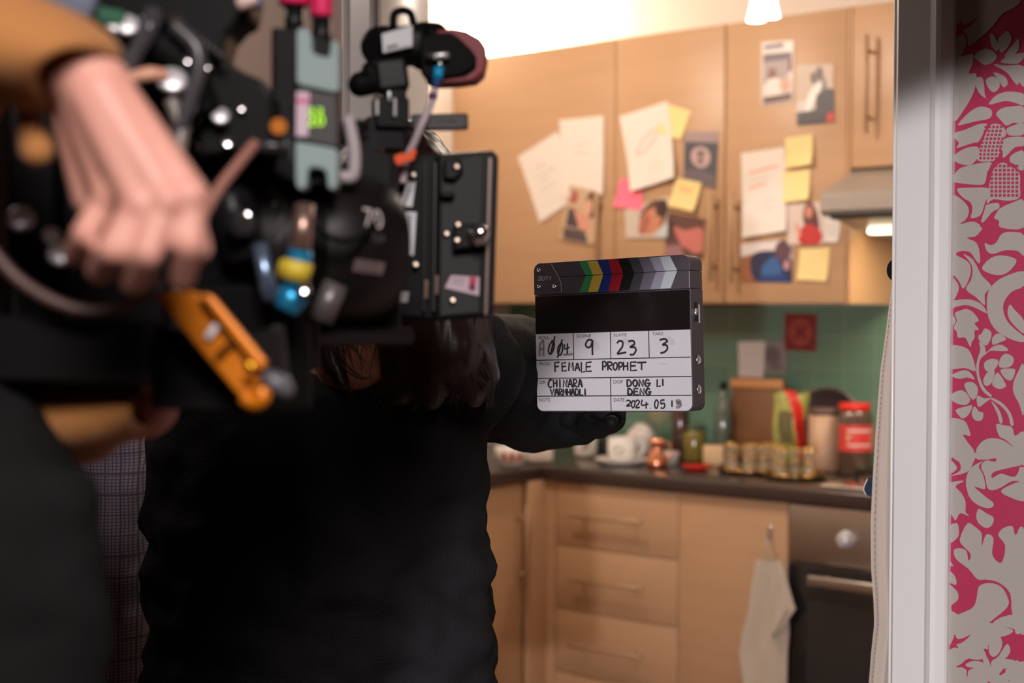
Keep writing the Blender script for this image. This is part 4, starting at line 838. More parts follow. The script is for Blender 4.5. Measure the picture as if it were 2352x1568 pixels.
# colour chevrons across both sticks
cols = [('green', (52, 140, 84), 515, 590, 572, 636), ('yellow', (206, 176, 66), 590, 676, 636, 726), ('blue', (26, 46, 124), 676, 770, 726, 805), ('red', (168, 24, 38), 770, 860, 805, 900), ('black', (18, 16, 17), 860, 950, 900, 1000), ('charcoal', (62, 62, 70), 950, 1040, 1000, 1086), ('mid grey', (104, 98, 112), 1040, 1135, 1086, 1190), ('light grey', (142, 142, 158), 1135, 1225, 1190, 1270), ('pale grey', (178, 184, 192), 1225, 1316, 1270, 1376)]
U_ = lambda x: zz(x, 0)[0]
for stick, va, vb, outer in ((upr, 0.006, 0.0985, 0), (low, 0.1025, 0.211, 1)):
    mb = MB(); ms = []
    for nm, c, a, b, a2, b2 in cols:
        ms.append(mat('stripe ' + nm, s2l(*c), 0.4))
        ua, ub = (U_(a), U_(b)) if not outer else (U_(a2), U_(b2)); uc, ud = (U_(a2), U_(b2)) if not outer else (U_(a), U_(b))
        mb.poly([S(ua, va, 0.0015), S(ub, va, 0.0015), S(ud, vb, 0.0015), S(uc, vb, 0.0015)], len(ms) - 1)
    mb.build('stripes', ms, stick, fixn=False)
LIN = mat('pale engraved line', (0.5, 0.48, 0.5), 0.4)
hpl = round_rect(0, 0, 1, 1, 0.011, (1, 0, 0, 0)); hpl = [q for q in hpl if q[0] < 0.2 and q[1] < 0.5] + [zz(275, 172), zz(340, 298), zz(358, 345), zz(360, 436)] + [(0, 0.214)]
part_prism('hinge_plate', hpl, 0.0006, 0.0018, SLM, ts)
mb = MB().ribbon([S(*zz(275, 178), 0.0019), S(*zz(340, 298), 0.0019), S(*zz(358, 345), 0.0019), S(*zz(360, 425), 0.0019)], 0.0007, en, 0.0006)
mb.build('hinge_line', LIN, ts)
for x, y in ((165, 235), (165, 380), (300, 378)):
    u, v = zz(x, y); MB().lathe([(0.0036, 0), (0.0036, 0.0012), (0.0026, 0.0024), (0.0012, 0.0026), (0.001, 0.0018), (0, 0.0018)], S(u, v, 0.0019), tuple(en), 16).build('screw', CHROME, ts)
# display and board
part_prism('display', round_rect(0.004, 0.226, 0.996, 0.4765, 0.002), 0.0002, 0.0012, SLB, ts)
board = part_prism('writing_board', round_rect(0.004, 0.4785, 0.996, 0.994, 0.009, (0, 0, 1, 1)), 0.0002, 0.0014, BRD2, ts)
LB = 0.00165
mb = MB()
def line(u0, v0, u1, v1, wd=0.0013): mb.ribbon([S(u0, v0, LB), S(u1, v1, LB)], wd, en, 0)
for v in (0.6535, 0.776, 0.8955): line(0.004, v, 0.996, v)
for u in (0.2565, 0.4985, 0.7415): line(u, 0.479, u, 0.6535)
line(0.4935, 0.776, 0.4935, 0.993)
mb.build('ruled_lines', INK, board)
GPR = mat('grey print', (0.02, 0.02, 0.022), 0.5)
def printed(st, x0, y0, x1, y1):
    u0, v1 = zz(x0, y1); u1, v0 = zz(x1, y0); MB().text(st, S(u0, v1, LB), ex, ez, (u1 - u0) * SW, (v1 - v0) * SH).build('printed_heading', GPR, board)
for a in (('ROLL', 150, 806, 242, 836), ('SCENE', 482, 792, 607, 822), ('SLATE', 806, 784, 922, 814), ('TAKE', 1147, 773, 1243, 804), ('PROD', 148, 1036, 247, 1066), ('DIR', 146, 1196, 203, 1227), ('DOP', 798, 1195, 879, 1226), ('NOTE', 141, 1350, 237, 1380), ('DATE', 796, 1353, 891, 1384)): printed(*a)
# marker handwriting
PENB = mat('black marker', (0.016, 0.015, 0.016), 0.5); PENF = mat('faded marker', s2l(120, 116, 122), 0.6); SMU = mat('smeared marker dust', s2l(186, 183, 190), 0.6)
G = {'A': [[0, 1, .45, 0, .6, 0, 1, 1], [.2, .62, .85, .6]], 'C': [[1, .12, .6, 0, .15, .3, .05, .7, .4, 1, .95, .9]], 'D': [[.1, 0, .1, 1], [0, .05, .6, .08, 1, .45, .8, .85, .05, 1]], 'E': [[1, 0, .1, .05, .1, 1, 1, .95], [.1, .5, .85, .45]],
     'F': [[1, 0, .1, .06, .08, 1], [.1, .5, .8, .42]], 'G': [[.95, .15, .5, 0, .1, .35, .1, .75, .5, 1, .9, .85, .92, .55], [.5, .55, 1.25, .52]], 'H': [[.1, 0, .1, 1], [.9, 0, .9, 1], [.1, .55, .9, .45]], 'I': [[.5, 0, .5, 1]], 'L': [[.2, 0, .1, 1, 1, .92]],
     'M': [[0, 1, .15, 0, .5, .6, .9, 0, 1, 1]], 'N': [[.05, 1, .1, 0, .9, 1, .95, 0]], 'O': [[.5, 0, .1, .3, .1, .75, .5, 1, .9, .7, .9, .25, .5, 0]], 'P': [[.1, 0, .1, 1], [0, .05, .7, .02, .95, .3, .6, .55, .1, .56]], 'R': [[.1, 0, .1, 1], [0, .05, .75, .05, .9, .3, .55, .5, .1, .52, .95, 1]],
     'T': [[0, .08, 1, 0], [.5, .05, .45, 1]], 'V': [[0, 0, .4, 1, 1, 0]], '0': [[.55, 0, .15, .35, .1, .75, .4, 1, .8, .75, .9, .3, .55, 0]], '2': [[0, .2, .4, 0, .9, .15, .8, .45, .05, 1, 1, .92]], '3': [[.05, .1, .6, 0, .9, .18, .35, .45, .95, .6, .7, .95, .1, 1]], '4': [[.2, 0, .1, .6, 1, .5], [.75, .25, .65, 1]], '5': [[.95, 0, .2, .05, .15, .45, .7, .4, .9, .7, .6, 1, .05, .95]], '1': [[.5, 0, .45, 1]], '.': [[.4, .9, .55, 1]]}
rnd = random.Random(3)
def stroke(mbx, pts, wd=0.0024, k=5, raw=False):
    P = [S(*zz(pts[i], pts[i + 1]), LB) for i in range(0, len(pts), 2)]
    mbx.ribbon(P if raw else smooth_path(P, k), wd, en, 0.0001 + 0.0001 * rnd.random())
def word(mbx, letters, wd=0.0024, dbl=False):     # letters: (char, x0, y0, x1, y1)
    for ch, x0, y0, x1, y1 in letters:
        for s_ in G[ch]:
            for rep in range(2 if dbl else 1):
                j = [rnd.uniform(-2, 2) + (4 * rep if i % 2 == 0 else 2 * rep) for i in range(len(s_))]
                stroke(mbx, [(x0 + (x1 - x0) * s_[i] + j[i]) if i % 2 == 0 else (y0 + (y1 - y0) * s_[i] + j[i]) for i in range(len(s_))], wd, raw=ch in 'AEFHLMNTVI1')
def spread(st, x0, x1, y0, y1, ys=0.0, wfrac=0.8):
    n = len(st); w_ = (x1 - x0) / n; return [(c, x0 + w_ * i, y0 + ys * i, x0 + w_ * (i + wfrac), y1 + ys * i) for i, c in enumerate(st)]
def put():
    global mb
    if mb.v: mb.build('handwriting', PENB, board)
    mb = MB()
mb = MB(); mf = MB()
for p in ([152, 985, 158, 900, 168, 868, 190, 852, 188, 980], [155, 930, 190, 915]): stroke(mf, p, 0.0028)
stroke(mb, [270, 848, 243, 890, 233, 940, 250, 966, 275, 930, 285, 872, 265, 848]); stroke(mb, [292, 808, 270, 890, 250, 972])
stroke(mb, [348, 868, 320, 905, 315, 955, 335, 976, 355, 935, 358, 885, 345, 868]); stroke(mb, [356, 838, 332, 920, 310, 1000])
stroke(mb, [376, 880, 373, 922, 418, 908], raw=True); stroke(mb, [402, 872, 396, 968], raw=True); stroke(mf, [360, 972, 400, 970, 445, 966], 0.003)
put()
stroke(mb, [622, 848, 585, 842, 560, 880, 575, 908, 605, 898, 622, 850, 618, 920, 619, 975], 0.0027)
put()
stroke(mb, [835, 872, 858, 850, 885, 862, 880, 905, 838, 962, 870, 960, 915, 952], 0.0027)
stroke(mb, [935, 856, 975, 850, 988, 880, 950, 906, 988, 908, 1000, 935, 978, 970, 945, 972], 0.0027)
put()
stroke(mb, [1210, 846, 1250, 834, 1276, 855, 1236, 886, 1270, 890, 1276, 922, 1250, 950, 1214, 960], 0.0027)
put()
word(mb, [('F', 283, 1036, 328, 1122), ('E', 345, 1040, 388, 1114), ('M', 408, 1036, 448, 1112), ('A', 462, 1044, 502, 1114), ('L', 512, 1038, 552, 1124), ('E', 556, 1036, 610, 1118),
          ('P', 704, 1030, 740, 1112), ('R', 745, 1034, 790, 1108), ('O', 797, 1040, 835, 1108), ('P', 845, 1040, 880, 1110), ('H', 884, 1036, 930, 1112), ('E', 945, 1036, 1004, 1112), ('T', 1008, 1038, 1090, 1106)])
put()
word(mb, spread('CHINARA', 222, 530, 1186, 1256, 0, 0.78), 0.0018, True)
word(mb, spread('VARMHADLI', 242, 566, 1268, 1326, 0, 0.85), 0.0018, True)
put()
word(mb, spread('DONG', 912, 1122, 1192, 1252, 0, 0.78), 0.0020, True); word(mb, [('L', 1175, 1192, 1212, 1252), ('I', 1222, 1186, 1240, 1250)], 0.0024)
word(mb, spread('DENG', 918, 1128, 1268, 1326, 0, 0.78), 0.0020, True)
put()
word(mb, [('2', 908, 1372, 945, 1424), ('0', 950, 1372, 985, 1440), ('2', 988, 1372, 1022, 1438), ('4', 1032, 1366, 1100, 1448), ('.', 1108, 1420, 1122, 1446), ('0', 1150, 1368, 1190, 1446), ('5', 1204, 1372, 1246, 1444), ('.', 1256, 1422, 1268, 1444), ('1', 1296, 1374, 1320, 1436)], 0.0021)
mf.build('faded_handwriting', PENF, board, label='half wiped grey handwriting'); mf = MB()
word(mf, [('3', 1338, 1378, 1382, 1436)], 0.004)
mb.build('handwriting', PENB, board); mf.build('faded_handwriting', PENF, board, label='half wiped grey handwriting')
mb = MB()
def smear(cx, cy, rx, ry, rot):
    c, s_ = math.cos(rot), math.sin(rot)
    MB().poly([S(*zz(cx + rx * math.cos(a) * c - ry * math.sin(a) * s_, cy + rx * math.cos(a) * s_ + ry * math.sin(a) * c), LB - 0.0001) for a in [2 * math.pi * i / 18 for i in range(18)]]).build('smudge', SMU, board, label='grey marker smudge')
for a in ((640, 890, 55, 38, 0.9), (930, 860, 55, 30, 0.5), (1300, 850, 50, 34, 0.7), (420, 950, 28, 14, 0.2), (1235, 1052, 40, 9, 0.1), (180, 975, 30, 14, 0)): smear(*a)
mb = MB(); xx = 158
for ch, w_ in (('D', 26), ('E', 22), ('I', 8), ('T', 25), ('Y', 26)):
    gl = {'D': [[.1, 0, .7, 0, 1, .3, 1, .7, .7, 1, .1, 1, .1, .55]], 'E': [[1, 0, .1, 0, .1, 1, 1, 1], [.1, .5, .9, .5]], 'I': [[.5, 0, .5, 1]], 'T': [[0, 0, 1, 0], [.5, 0, .5, 1]], 'Y': [[0, 0, .5, .5, 1, 0], [.5, .5, .5, 1]]}[ch]
    for s_ in gl:
        P = [S(*zz(xx + w_ * 0.85 * s_[i], 291 - 4 * (xx - 158) / 130 + 33 * s_[i + 1]), 0.0025) for i in range(0, len(s_), 2)]; mb.ribbon(P, 0.0010, en, 0)
    xx += w_ + 3
mb.build('maker_mark', mat('pale print', (0.45, 0.43, 0.45), 0.5), ts)
# right side: switch, two sockets
def side(v, back): return S(1, v, -back) + ex * 0.0002
A_s = (-en, ex, ez)
MB().box(side(0.365, 0.018), (0.016, 0.0016, 0.026), A_s, 0.0007).build('switch_plate', BLACKM, ts)
sw = MB().box(side(0.365, 0.013) + ex * 0.0012, (0.006, 0.003, 0.009), A_s, 0.001).build('switch', CHROME, ts)
MB().box(side(0.375, 0.025) + ex * 0.0006, (0.004, 0.0014, 0.024), A_s, 0.0003).build('switch_scale', LIN, ts)
for v in (0.672, 0.862):
    MB().lathe([(0.0065, 0), (0.0065, 0.0014), (0.0052, 0.0022), (0.0045, 0.0012), (0.003, 0.001), (0, 0.001)], side(v, 0.019), tuple(ex), 20).build('socket', CHROME, ts)

# ================================================================== people
SKIN = mat('skin', s2l(210, 152, 136), 0.5, sss=0.15, bump=(220, 0.08)); SKIN2 = mat('warm brown skin', s2l(176, 116, 88), 0.5, sss=0.1)
BLK = mat('black quilted cotton', (0.010, 0.010, 0.0115), 0.8, bump=(320, 0.6), spec=0.12); BLK2 = mat('soft black jersey', (0.009, 0.0095, 0.0095), 0.85, bump=(240, 0.4), spec=0.08)
TAN = mat('tan cotton twill', s2l(166, 110, 56), 0.85, bump=(520, 0.35), sheen=0.15); HAIR = mat('dark brown hair', s2l(44, 28, 26), 0.38); GLV = mat('black glove', (0.007, 0.007, 0.008), 0.6, bump=(300, 0.3), spec=0.15); SHOE = mat('black shoe leather', (0.012, 0.011, 0.011), 0.4); TRO = mat('dark trousers', (0.015, 0.015, 0.018), 0.85, bump=(300, 0.3), spec=0.1)
Y0 = yawed(0)
def px(p): return D(*p)
def wr(amp, sc, seed=0.0):     # cloth wrinkles
    return lambda c: amp * (noise.noise(V((c.x * sc, c.y * sc, c.z * sc * 1.7)) + V((seed, 0, 0))) + 0.5 * noise.noise(V((c.x * sc * 2.3, c.y * sc * 2.3, c.z * sc * 3)) + V((0, seed, 0))))
def face(mb, c, fwd, up, s=1.0):
    """head with brow, nose, mouth, chin and ears; fwd = where it looks"""
    f = V(fwd).normalized(); u = (V(up) - f * f.dot(V(up))).normalized(); r = f.cross(u)
    A = (r, f, u)
    mb.ell(c + u * 0.02 * s, (0.074 * s, 0.092 * s, 0.095 * s), A); mb.ell(c - u * 0.045 * s + f * 0.022 * s, (0.056 * s, 0.066 * s, 0.072 * s), A)
    mb.ell(c - u * 0.092 * s + f * 0.062 * s, (0.022 * s, 0.02 * s, 0.018 * s), A); mb.cap(c + f * 0.086 * s + u * 0.012 * s, c + f * 0.106 * s - u * 0.026 * s, 0.009 * s, 0.014 * s, 10)
    for k in (-1, 1):
        mb.ell(c + r * (0.074 * s * k) - u * 0.005 * s - f * 0.005 * s, (0.011 * s, 0.02 * s, 0.032 * s), A); mb.ell(c + r * (0.03 * s * k) + f * 0.08 * s + u * 0.028 * s, (0.022 * s, 0.012 * s, 0.009 * s), A)
        mb.ell(c + r * (0.033 * s * k) + f * 0.068 * s - u * 0.02 * s, (0.02 * s, 0.016 * s, 0.016 * s), A)
    mb.ell(c + f * 0.083 * s - u * 0.056 * s, (0.024 * s, 0.012 * s, 0.0065 * s), A); mb.ell(c + f * 0.081 * s - u * 0.067 * s, (0.02 * s, 0.012 * s, 0.007 * s), A)
    return A
def face_features(parent, c, A, s=1.0):
    r, f, u = A; WH = mat('eye white', (0.75, 0.72, 0.7), 0.2); IR = mat('dark iris', (0.03, 0.02, 0.015), 0.15)
    for k in (-1, 1):
        e = c + r * (0.031 * s * k) + f * 0.079 * s + u * 0.008 * s; MB().ell(e, (0.012 * s, 0.011 * s, 0.0095 * s), A, 14, 8).ell(e + f * 0.0075 * s, (0.0055 * s, 0.0045 * s, 0.0055 * s), A, 12, 8, 1).build('eye', [WH, IR], parent)
def legs(pelvis, kneeL, kneeR, footL, footR, dirf, parent, m, r=0.085):
    mb = MB(); mb.ell(pelvis, (0.17, 0.125, 0.14), Y0)
    for hip, kn, ft in ((pelvis - Y0[0] * 0.09, kneeL, footL), (pelvis + Y0[0] * 0.09, kneeR, footR)):
        mb.cap(hip, kn, r, r * 0.75); mb.cap(kn, ft + UP * 0.07, r * 0.75, r * 0.62)
    t = blob('trousers', mb, m, parent, 0.014, 4, wr(0.006, 14))
    for ft in (footL, footR):
        MB().loft([(ft + V(dirf) * a + UP * z, rx, ry) for a, z, rx, ry in ((0.04, 0.004, 0.04, 0.115), (0.04, 0.03, 0.046, 0.125), (0.03, 0.055, 0.042, 0.10), (-0.01, 0.085, 0.036, 0.055))], (V(dirf).cross(UP), V(dirf), UP), 20).build('shoe', SHOE, parent)
    return t
# ------------------------------------------------ the person holding the slate
K = 1.85 / FP       # metres per picture unit at 1.85 m
pa = thing('person', 'person in a black jacket seen from behind, dark hair, holding the film slate out', 'person', D(745, 1000, 1.9) * 1 - UP * 0)
pa.location.z = 0
rings = [(850, 1.85, 800, 0.09, 0.05), (872, 1.86, 785, 0.16, 0.075), (900, 1.87, 745, 0.212, 0.105), (1010, 1.88, 735, 0.222, 0.125), (1110, 1.88, 732, 0.226, 0.13), (1190, 1.88, 728, 0.226, 0.128), (1240, 1.88, 726, 0.224, 0.126), (1300, 1.88, 733, 0.232, 0.13), (1420, 1.88, 738, 0.235, 0.132), (1450, 1.88, 740, 0.228, 0.13), (1568, 1.88, 742, 0.236, 0.135), (1700, 1.88, 742, 0.24, 0.14), (1790, 1.88, 742, 0.235, 0.14)]
R_ = lambda k: [(D(x, y, z), rx * k, ry * k) for y, z, x, rx, ry in rings]
armR = [((1040, 850, 1.87), 0.095), ((1040, 858, 1.96), 0.092), ((1262, 885, 2.21), 0.103), ((1322, 950, 2.08), 0.046)]
armL = [((500, 880, 1.90), 0.085), ((425, 1190, 1.93), 0.062), ((520, 1330, 2.18), 0.045)]
mb = MB().loft(R_(1), Y0, 32)
for chain in (armR, armL):
    for (a, ra), (b, rb) in zip(chain, chain[1:]): mb.cap(px(a), px(b), ra, rb)
WJ = wr(0.014, 12, 4)
blob('jacket', mb, BLK, pa, 0.010, 3, lambda c: WJ(c) * (0.4 + 1.0 * min(1, max(0, (1.25 - c.z) * 4))))
bd = MB().loft(R_(0.8), Y0, 24)
for chain in (armR, armL):
    for (a, ra), (b, rb) in zip(chain, chain[1:]): bd.cap(px(a), px(b), ra * 0.7, rb * 0.7)
hd = D(880, 520, 1.86); fw_ = (f0 * 0.75 - r0 * 0.6 - UP * 0.35).normalized()
A = face(bd, hd, fw_, UP)
bd.cap(D(800, 690, 1.80), D(808, 815, 1.80), 0.058, 0.050).cap(hd, D(800, 690, 1.81), 0.06, 0.056)
hp_ = D(1372, 962, 2.052); bd.cap(px(armR[-1][0]), hp_, 0.024, 0.016)
bd.cap(px(armL[-1][0]), px((560, 1330, 2.26)), 0.028, 0.034)
for k in range(4): bd.cap(px((560, 1330 + 14 * (k - 1.5), 2.27)), px((590, 1345 + 14 * (k - 1.5), 2.33)), 0.011, 0.009)
bd.cap(px((560, 1300, 2.25)), px((585, 1295, 2.30)), 0.012, 0.010)
bdo = blob('body', bd, SKIN2, pa, 0.007, 4); face_features(bdo, hd, A)
# gloved hand: palm, four fingers up behind the slate, thumb under its edge
mb = MB().cap(D(1318, 955, 2.065), D(1372, 968, 2.045), 0.030, 0.026).ell(D(1385, 962, 2.035), (0.034, 0.02, 0.024), Y0)
for k, (x, L, rr) in enumerate(((1362, 78, 0.0098), (1384, 92, 0.0105), (1405, 88, 0.0102), (1423, 70, 0.0095))):
    mb.cap(D(x, 962, 2.036), D(x + 4, 962 - L * 0.55, 2.046), rr, rr * 0.95).cap(D(x + 4, 962 - L * 0.55, 2.046), D(x + 2, 962 - L, 2.034), rr * 0.95, rr * 0.8)
mb.cap(D(1345, 975, 2.02), D(1378, 985, 1.995), 0.015, 0.0125).cap(D(1378, 985, 1.995), D(1405, 968, 1.972), 0.0125, 0.0105)
blob('glove', mb, GLV, pa, 0.004, 3)
# hair: a fall of dark hair over the back plus loose locks
mb = MB().ell(hd + UP * 0.03 - fw_ * 0.02, (0.088, 0.102, 0.105), A)
for a, b, ra, rb in (((900, 520, 1.80), (985, 700, 1.755), 0.075, 0.06), ((985, 700, 1.755), (1030, 800, 1.745), 0.06, 0.05), ((1030, 800, 1.745), (1085, 905, 1.742), 0.045, 0.018), ((985, 760, 1.745), (985, 910, 1.742), 0.045, 0.02), ((930, 700, 1.75), (915, 900, 1.742), 0.04, 0.02), ((1040, 740, 1.76), (1110, 860, 1.75), 0.05, 0.022), ((730, 640, 1.80), (735, 760, 1.775), 0.05, 0.026), ((735, 760, 1.775), (790, 885, 1.75), 0.024, 0.01), ((800, 560, 1.80), (740, 660, 1.80), 0.06, 0.05)):
    mb.cap(D(*a), D(*b), ra, rb)
hm = blob('hair', mb, HAIR, pa, 0.006, 5, lambda c: 0.0025 * noise.noise(V((c.x * 130, c.y * 130, c.z * 9))))
zs6 = lambda x, y, d: D(600 + x / 2.767, 680 + y / 2.767, d)
L0 = [([1030, 180, 1060, 300, 1085, 430, 1120, 560, 1130, 640, 1100, 710], 10), ([1190, 190, 1230, 300, 1330, 370, 1420, 480, 1470, 580, 1450, 720], 12), ([930, 180, 890, 370, 850, 470, 790, 560, 720, 612], 8), ([400, 250, 440, 420, 500, 510, 600, 632], 7), ([880, 480, 880, 600, 885, 690], 5), ([1180, 230, 1300, 420, 1440, 600, 1455, 720], 12), ([730, 560, 760, 650, 800, 752], 5), ([1100, 200, 1180, 400, 1240, 560, 1210, 690], 12), ([1000, 200, 1000, 420, 1010, 620, 960, 740], 10), ([420, 200, 520, 420, 640, 520, 720, 500], 5), ([1330, 190, 1390, 300, 1480, 520, 1470, 620], 6)]
rl = random.Random(11)
for path, n in L0:
    mb = MB()
    for k in range(n):
        j = rl.uniform(-26, 26); j2 = rl.uniform(-34, 34); m_ = len(path) // 2
        pts = [zs6(path[2 * i] + j + (j2 - j) * i / m_ + rl.uniform(-6, 6), path[2 * i + 1] + rl.uniform(-10, 16), 1.722 + 0.008 * rl.random()) for i in range(m_)]
        mb.tube(pts, lambda t: 0.0011 * (1.05 - t), 5, 6)
    mb.build('hair_lock', HAIR, hm)
for grp in range(4):
    mb = MB()
    for k in range(22):
        if grp < 3: x0 = rl.uniform(880, 1100); x1 = x0 + rl.uniform(-30, 45); y1 = rl.uniform(850, 950); bend = rl.uniform(-25, 25)
        else: x0 = rl.uniform(735, 850); x1 = x0 + rl.uniform(-10, 60); y1 = rl.uniform(800, 920); bend = rl.uniform(-30, 10)
        dd = 1.712 + 0.014 * rl.random()
        mb.tube([D(x0, 690, dd + 0.012), D(x0 + bend * 0.5, 770, dd), D((x0 + x1) / 2 + bend, (770 + y1) / 2, dd), D(x1, y1, dd + 0.006)], lambda t: 0.0010 * (1.1 - t), 5, 6)
    mb.build('hair_lock', HAIR, hm)
legs(D(745, 2150, 1.9), D(640, 2600, 1.92) , D(850, 2600, 1.9), V((D(640, 784, 1.95).x, D(640, 784, 1.95).y, 0)), V((D(860, 784, 1.9).x, D(860, 784, 1.9).y, 0)), f0, pa, TRO)
# ------------------------------------------------ the camera operator
pb = thing('person', 'camera operator in a tan overshirt and black top, gripping the camera from the left', 'person', D(-420, 784, 1.0)); pb.location.z = 0
mb = MB()
orings = [(560, 1.02, -620, 0.10, 0.07), (640, 1.02, -620, 0.175, 0.10), (760, 1.0, -620, 0.20, 0.12), (900, 0.98, -590, 0.195, 0.125), (1050, 0.97, -480, 0.186, 0.125), (1250, 0.96, -440, 0.19, 0.125), (1400, 0.96, -445, 0.187, 0.125), (1568, 0.96, -435, 0.196, 0.13), (1900, 0.97, -440, 0.185, 0.125), (2150, 0.98, -440, 0.18, 0.13)]
RO = lambda k: [(D(x, y, z), rx * k, ry * k) for y, z, x, rx, ry in orings]
tors = MB().loft(RO(1), Y0, 32)
tors.cap(D(-80, 1120, 0.95), D(120, 1180, 0.93), 0.05, 0.035).cap(D(120, 1180, 0.93), D(110, 1620, 0.93), 0.034, 0.042)   # slung black cloth in front of the body
blob('black_top', tors, BLK2, pb, 0.009, 5, wr(0.006, 16, 2))
bd = MB().loft(RO(0.84), Y0, 24); ho = D(-640, 290, 1.0)
sh1, el1, wrr = D(-450, 560, 0.98), D(-190, 40, 0.86), D(225, 205, 0.845)
sh2, el2, wr2 = D(-560, 620, 1.10), D(-230, 1010, 1.08), D(330, 925, 1.06)
A = face(bd, ho, (r0 + f0 * 0.5).normalized(), UP); bd.cap(ho, D(-615, 590, 1.02), 0.055, 0.06)
bd.cap(sh1, el1, 0.05, 0.042).cap(el1, D(120, 120, 0.850), 0.038, 0.0235).cap(D(120, 120, 0.850), wrr, 0.0235, 0.0215)
bd.cap(sh2, el2, 0.05, 0.042).cap(el2, wr2, 0.04, 0.027)
# right hand: back of the hand, four curled fingers and the thumb showing behind the first finger
H = lambda x, y, d: D(x, y, d)
kn = [(438, 450, 0.836), (384, 462, 0.829), (322, 470, 0.829), (252, 446, 0.842)]
for (x, y, d), s_, e_ in zip(kn, ((248, 206, 0.842), (230, 214, 0.836), (212, 224, 0.836), (192, 236, 0.844)), (0.0112, 0.0116, 0.0114, 0.0106)):
    bd.cap(H(*s_), H(x, y, d), 0.0148, e_).ell(H(x, y, d - 0.0035), (0.0108, 0.0108, 0.0108))
bd.cap(H(182, 262, 0.858), H(216, 455, 0.862), 0.0165, 0.0135).cap(H(215, 230, 0.85), H(335, 400, 0.856), 0.020, 0.018).cap(H(200, 250, 0.852), H(262, 420, 0.856), 0.016, 0.013)
fin = [[(438, 450, 0.836), (434, 560, 0.830), (418, 640, 0.850)], [(384, 462, 0.829), (338, 580, 0.820), (306, 648, 0.842)], [(322, 470, 0.829), (260, 572, 0.822), (226, 624, 0.844)], [(252, 446, 0.842), (198, 536, 0.836), (170, 586, 0.856)]]
for fi, (a, b, c) in enumerate(fin):
    q = 1.0 if fi < 3 else 0.9
    bd.cap(H(*a), H(*b), 0.0104 * q, 0.0094 * q).cap(H(*b), H(*c), 0.0096 * q, 0.0080 * q)
bd.cap(H(290, 310, 0.862), H(420, 470, 0.876), 0.017, 0.012).cap(H(420, 470, 0.872), H(456, 572, 0.858), 0.0115, 0.0085)
# left hand closes round the rods under the camera
bd.cap(wr2, H(400, 850, 1.06), 0.026, 0.020)
for k in range(4): bd.cap(H(395 + 26 * k, 865, 1.05), H(400 + 26 * k, 812, 1.04), 0.0105, 0.010).cap(H(400 + 26 * k, 812, 1.04), H(392 + 26 * k, 792, 1.075), 0.010, 0.0085)
bd.cap(H(390, 890, 1.08), H(440, 850, 1.11), 0.013, 0.010)
bo = blob('body', bd, SKIN, pb, 0.0028, 2); face_features(bo, ho, A)
NAIL = mat('fingernail', s2l(226, 176, 160), 0.3)
# tan overshirt: back, both sleeves with open turned cuffs
mb = MB()
jr = [(600, 1.03, -640, 0.17, 0.10), (660, 1.03, -640, 0.20, 0.13), (800, 1.02, -640, 0.215, 0.14), (1000, 1.0, -620, 0.21, 0.145), (1300, 0.99, -560, 0.20, 0.14), (1900, 0.99, -540, 0.20, 0.145)]
mb.loft([(D(x, y, z + 0.03), rx, ry) for y, z, x, rx, ry in jr], Y0, 28)
mb.cap(sh1, el1, 0.072, 0.068).cap(sh2, el2, 0.072, 0.062)
mb.cap(el1, D(-120, 30, 0.85), 0.068, 0.056)
mb.cap(el2, D(170, 955, 1.045), 0.058, 0.040)
ov = blob('overshirt', mb, TAN, pb, 0.008, 3, wr(0.010, 12, 8))
def cuff(pts, n=28, th=0.003, back=V((0, 0, 0))):
    """open cloth tube through rings (centre, half-vector along the opening, depth radius)"""
    mb = MB()
    for inn in (0, 1):
        rr = []
        for j, (c, hv, dr) in enumerate(pts):
            c = V(c); hv = V(hv); L = hv.length; hn = hv / L; k = (L - th * inn) / L
            ring = []
            for i in range(n):
                a = 2 * math.pi * i / n; w_ = 1 + 0.045 * math.sin(3 * a + j * 0.7)
                ring.append(c + hn * (L * k * w_ * math.cos(a)) - FW * ((dr - th * inn) * w_ * math.sin(a)) + back * (max(0, math.sin(a)) * (j / (len(pts) - 1)) ** 2))
            rr.append(ring)
        P = [p for r in rr for p in r]; m = len(rr)
        mb.add(P, [(j * n + i, j * n + (i + 1) % n, (j + 1) * n + (i + 1) % n, (j + 1) * n + i) for j in range(m - 1) for i in range(n)], 0, True)
    b = len(mb.v) // 2
    for i in range(n): mb.f.append((b - n + i, b - n + (i + 1) % n, 2 * b - n + (i + 1) % n, 2 * b - n + i, ) and ((b - n + i, b - n + (i + 1) % n, 2 * b - n + (i + 1) % n, 2 * b - n + i), 0, True))
    return mb
def hv(x0, y0, x1, y1, d): return (D(x0, y0, d) - D(x1, y1, d)) / 2
def ctr(x0, y0, x1, y1, d): return (D(x0, y0, d) + D(x1, y1, d)) / 2
seq = [(-60, -60, -120, 200, 0.85, 0.062), (20, -30, -60, 215, 0.85, 0.060), (110, 5, -15, 235, 0.848, 0.055), (190, 40, 25, 250, 0.845, 0.048), (240, 70, 60, 255, 0.842, 0.042), (268, 98, 92, 250, 0.840, 0.038), (276, 122, 120, 246, 0.838, 0.036)]
cuff([(ctr(a, b, c, d_, z), hv(a, b, c, d_, z), r) for a, b, c, d_, z, r in seq], back=RR * -0.013 + UU * 0.006).build('cuff', TAN, ov, fixn=False)
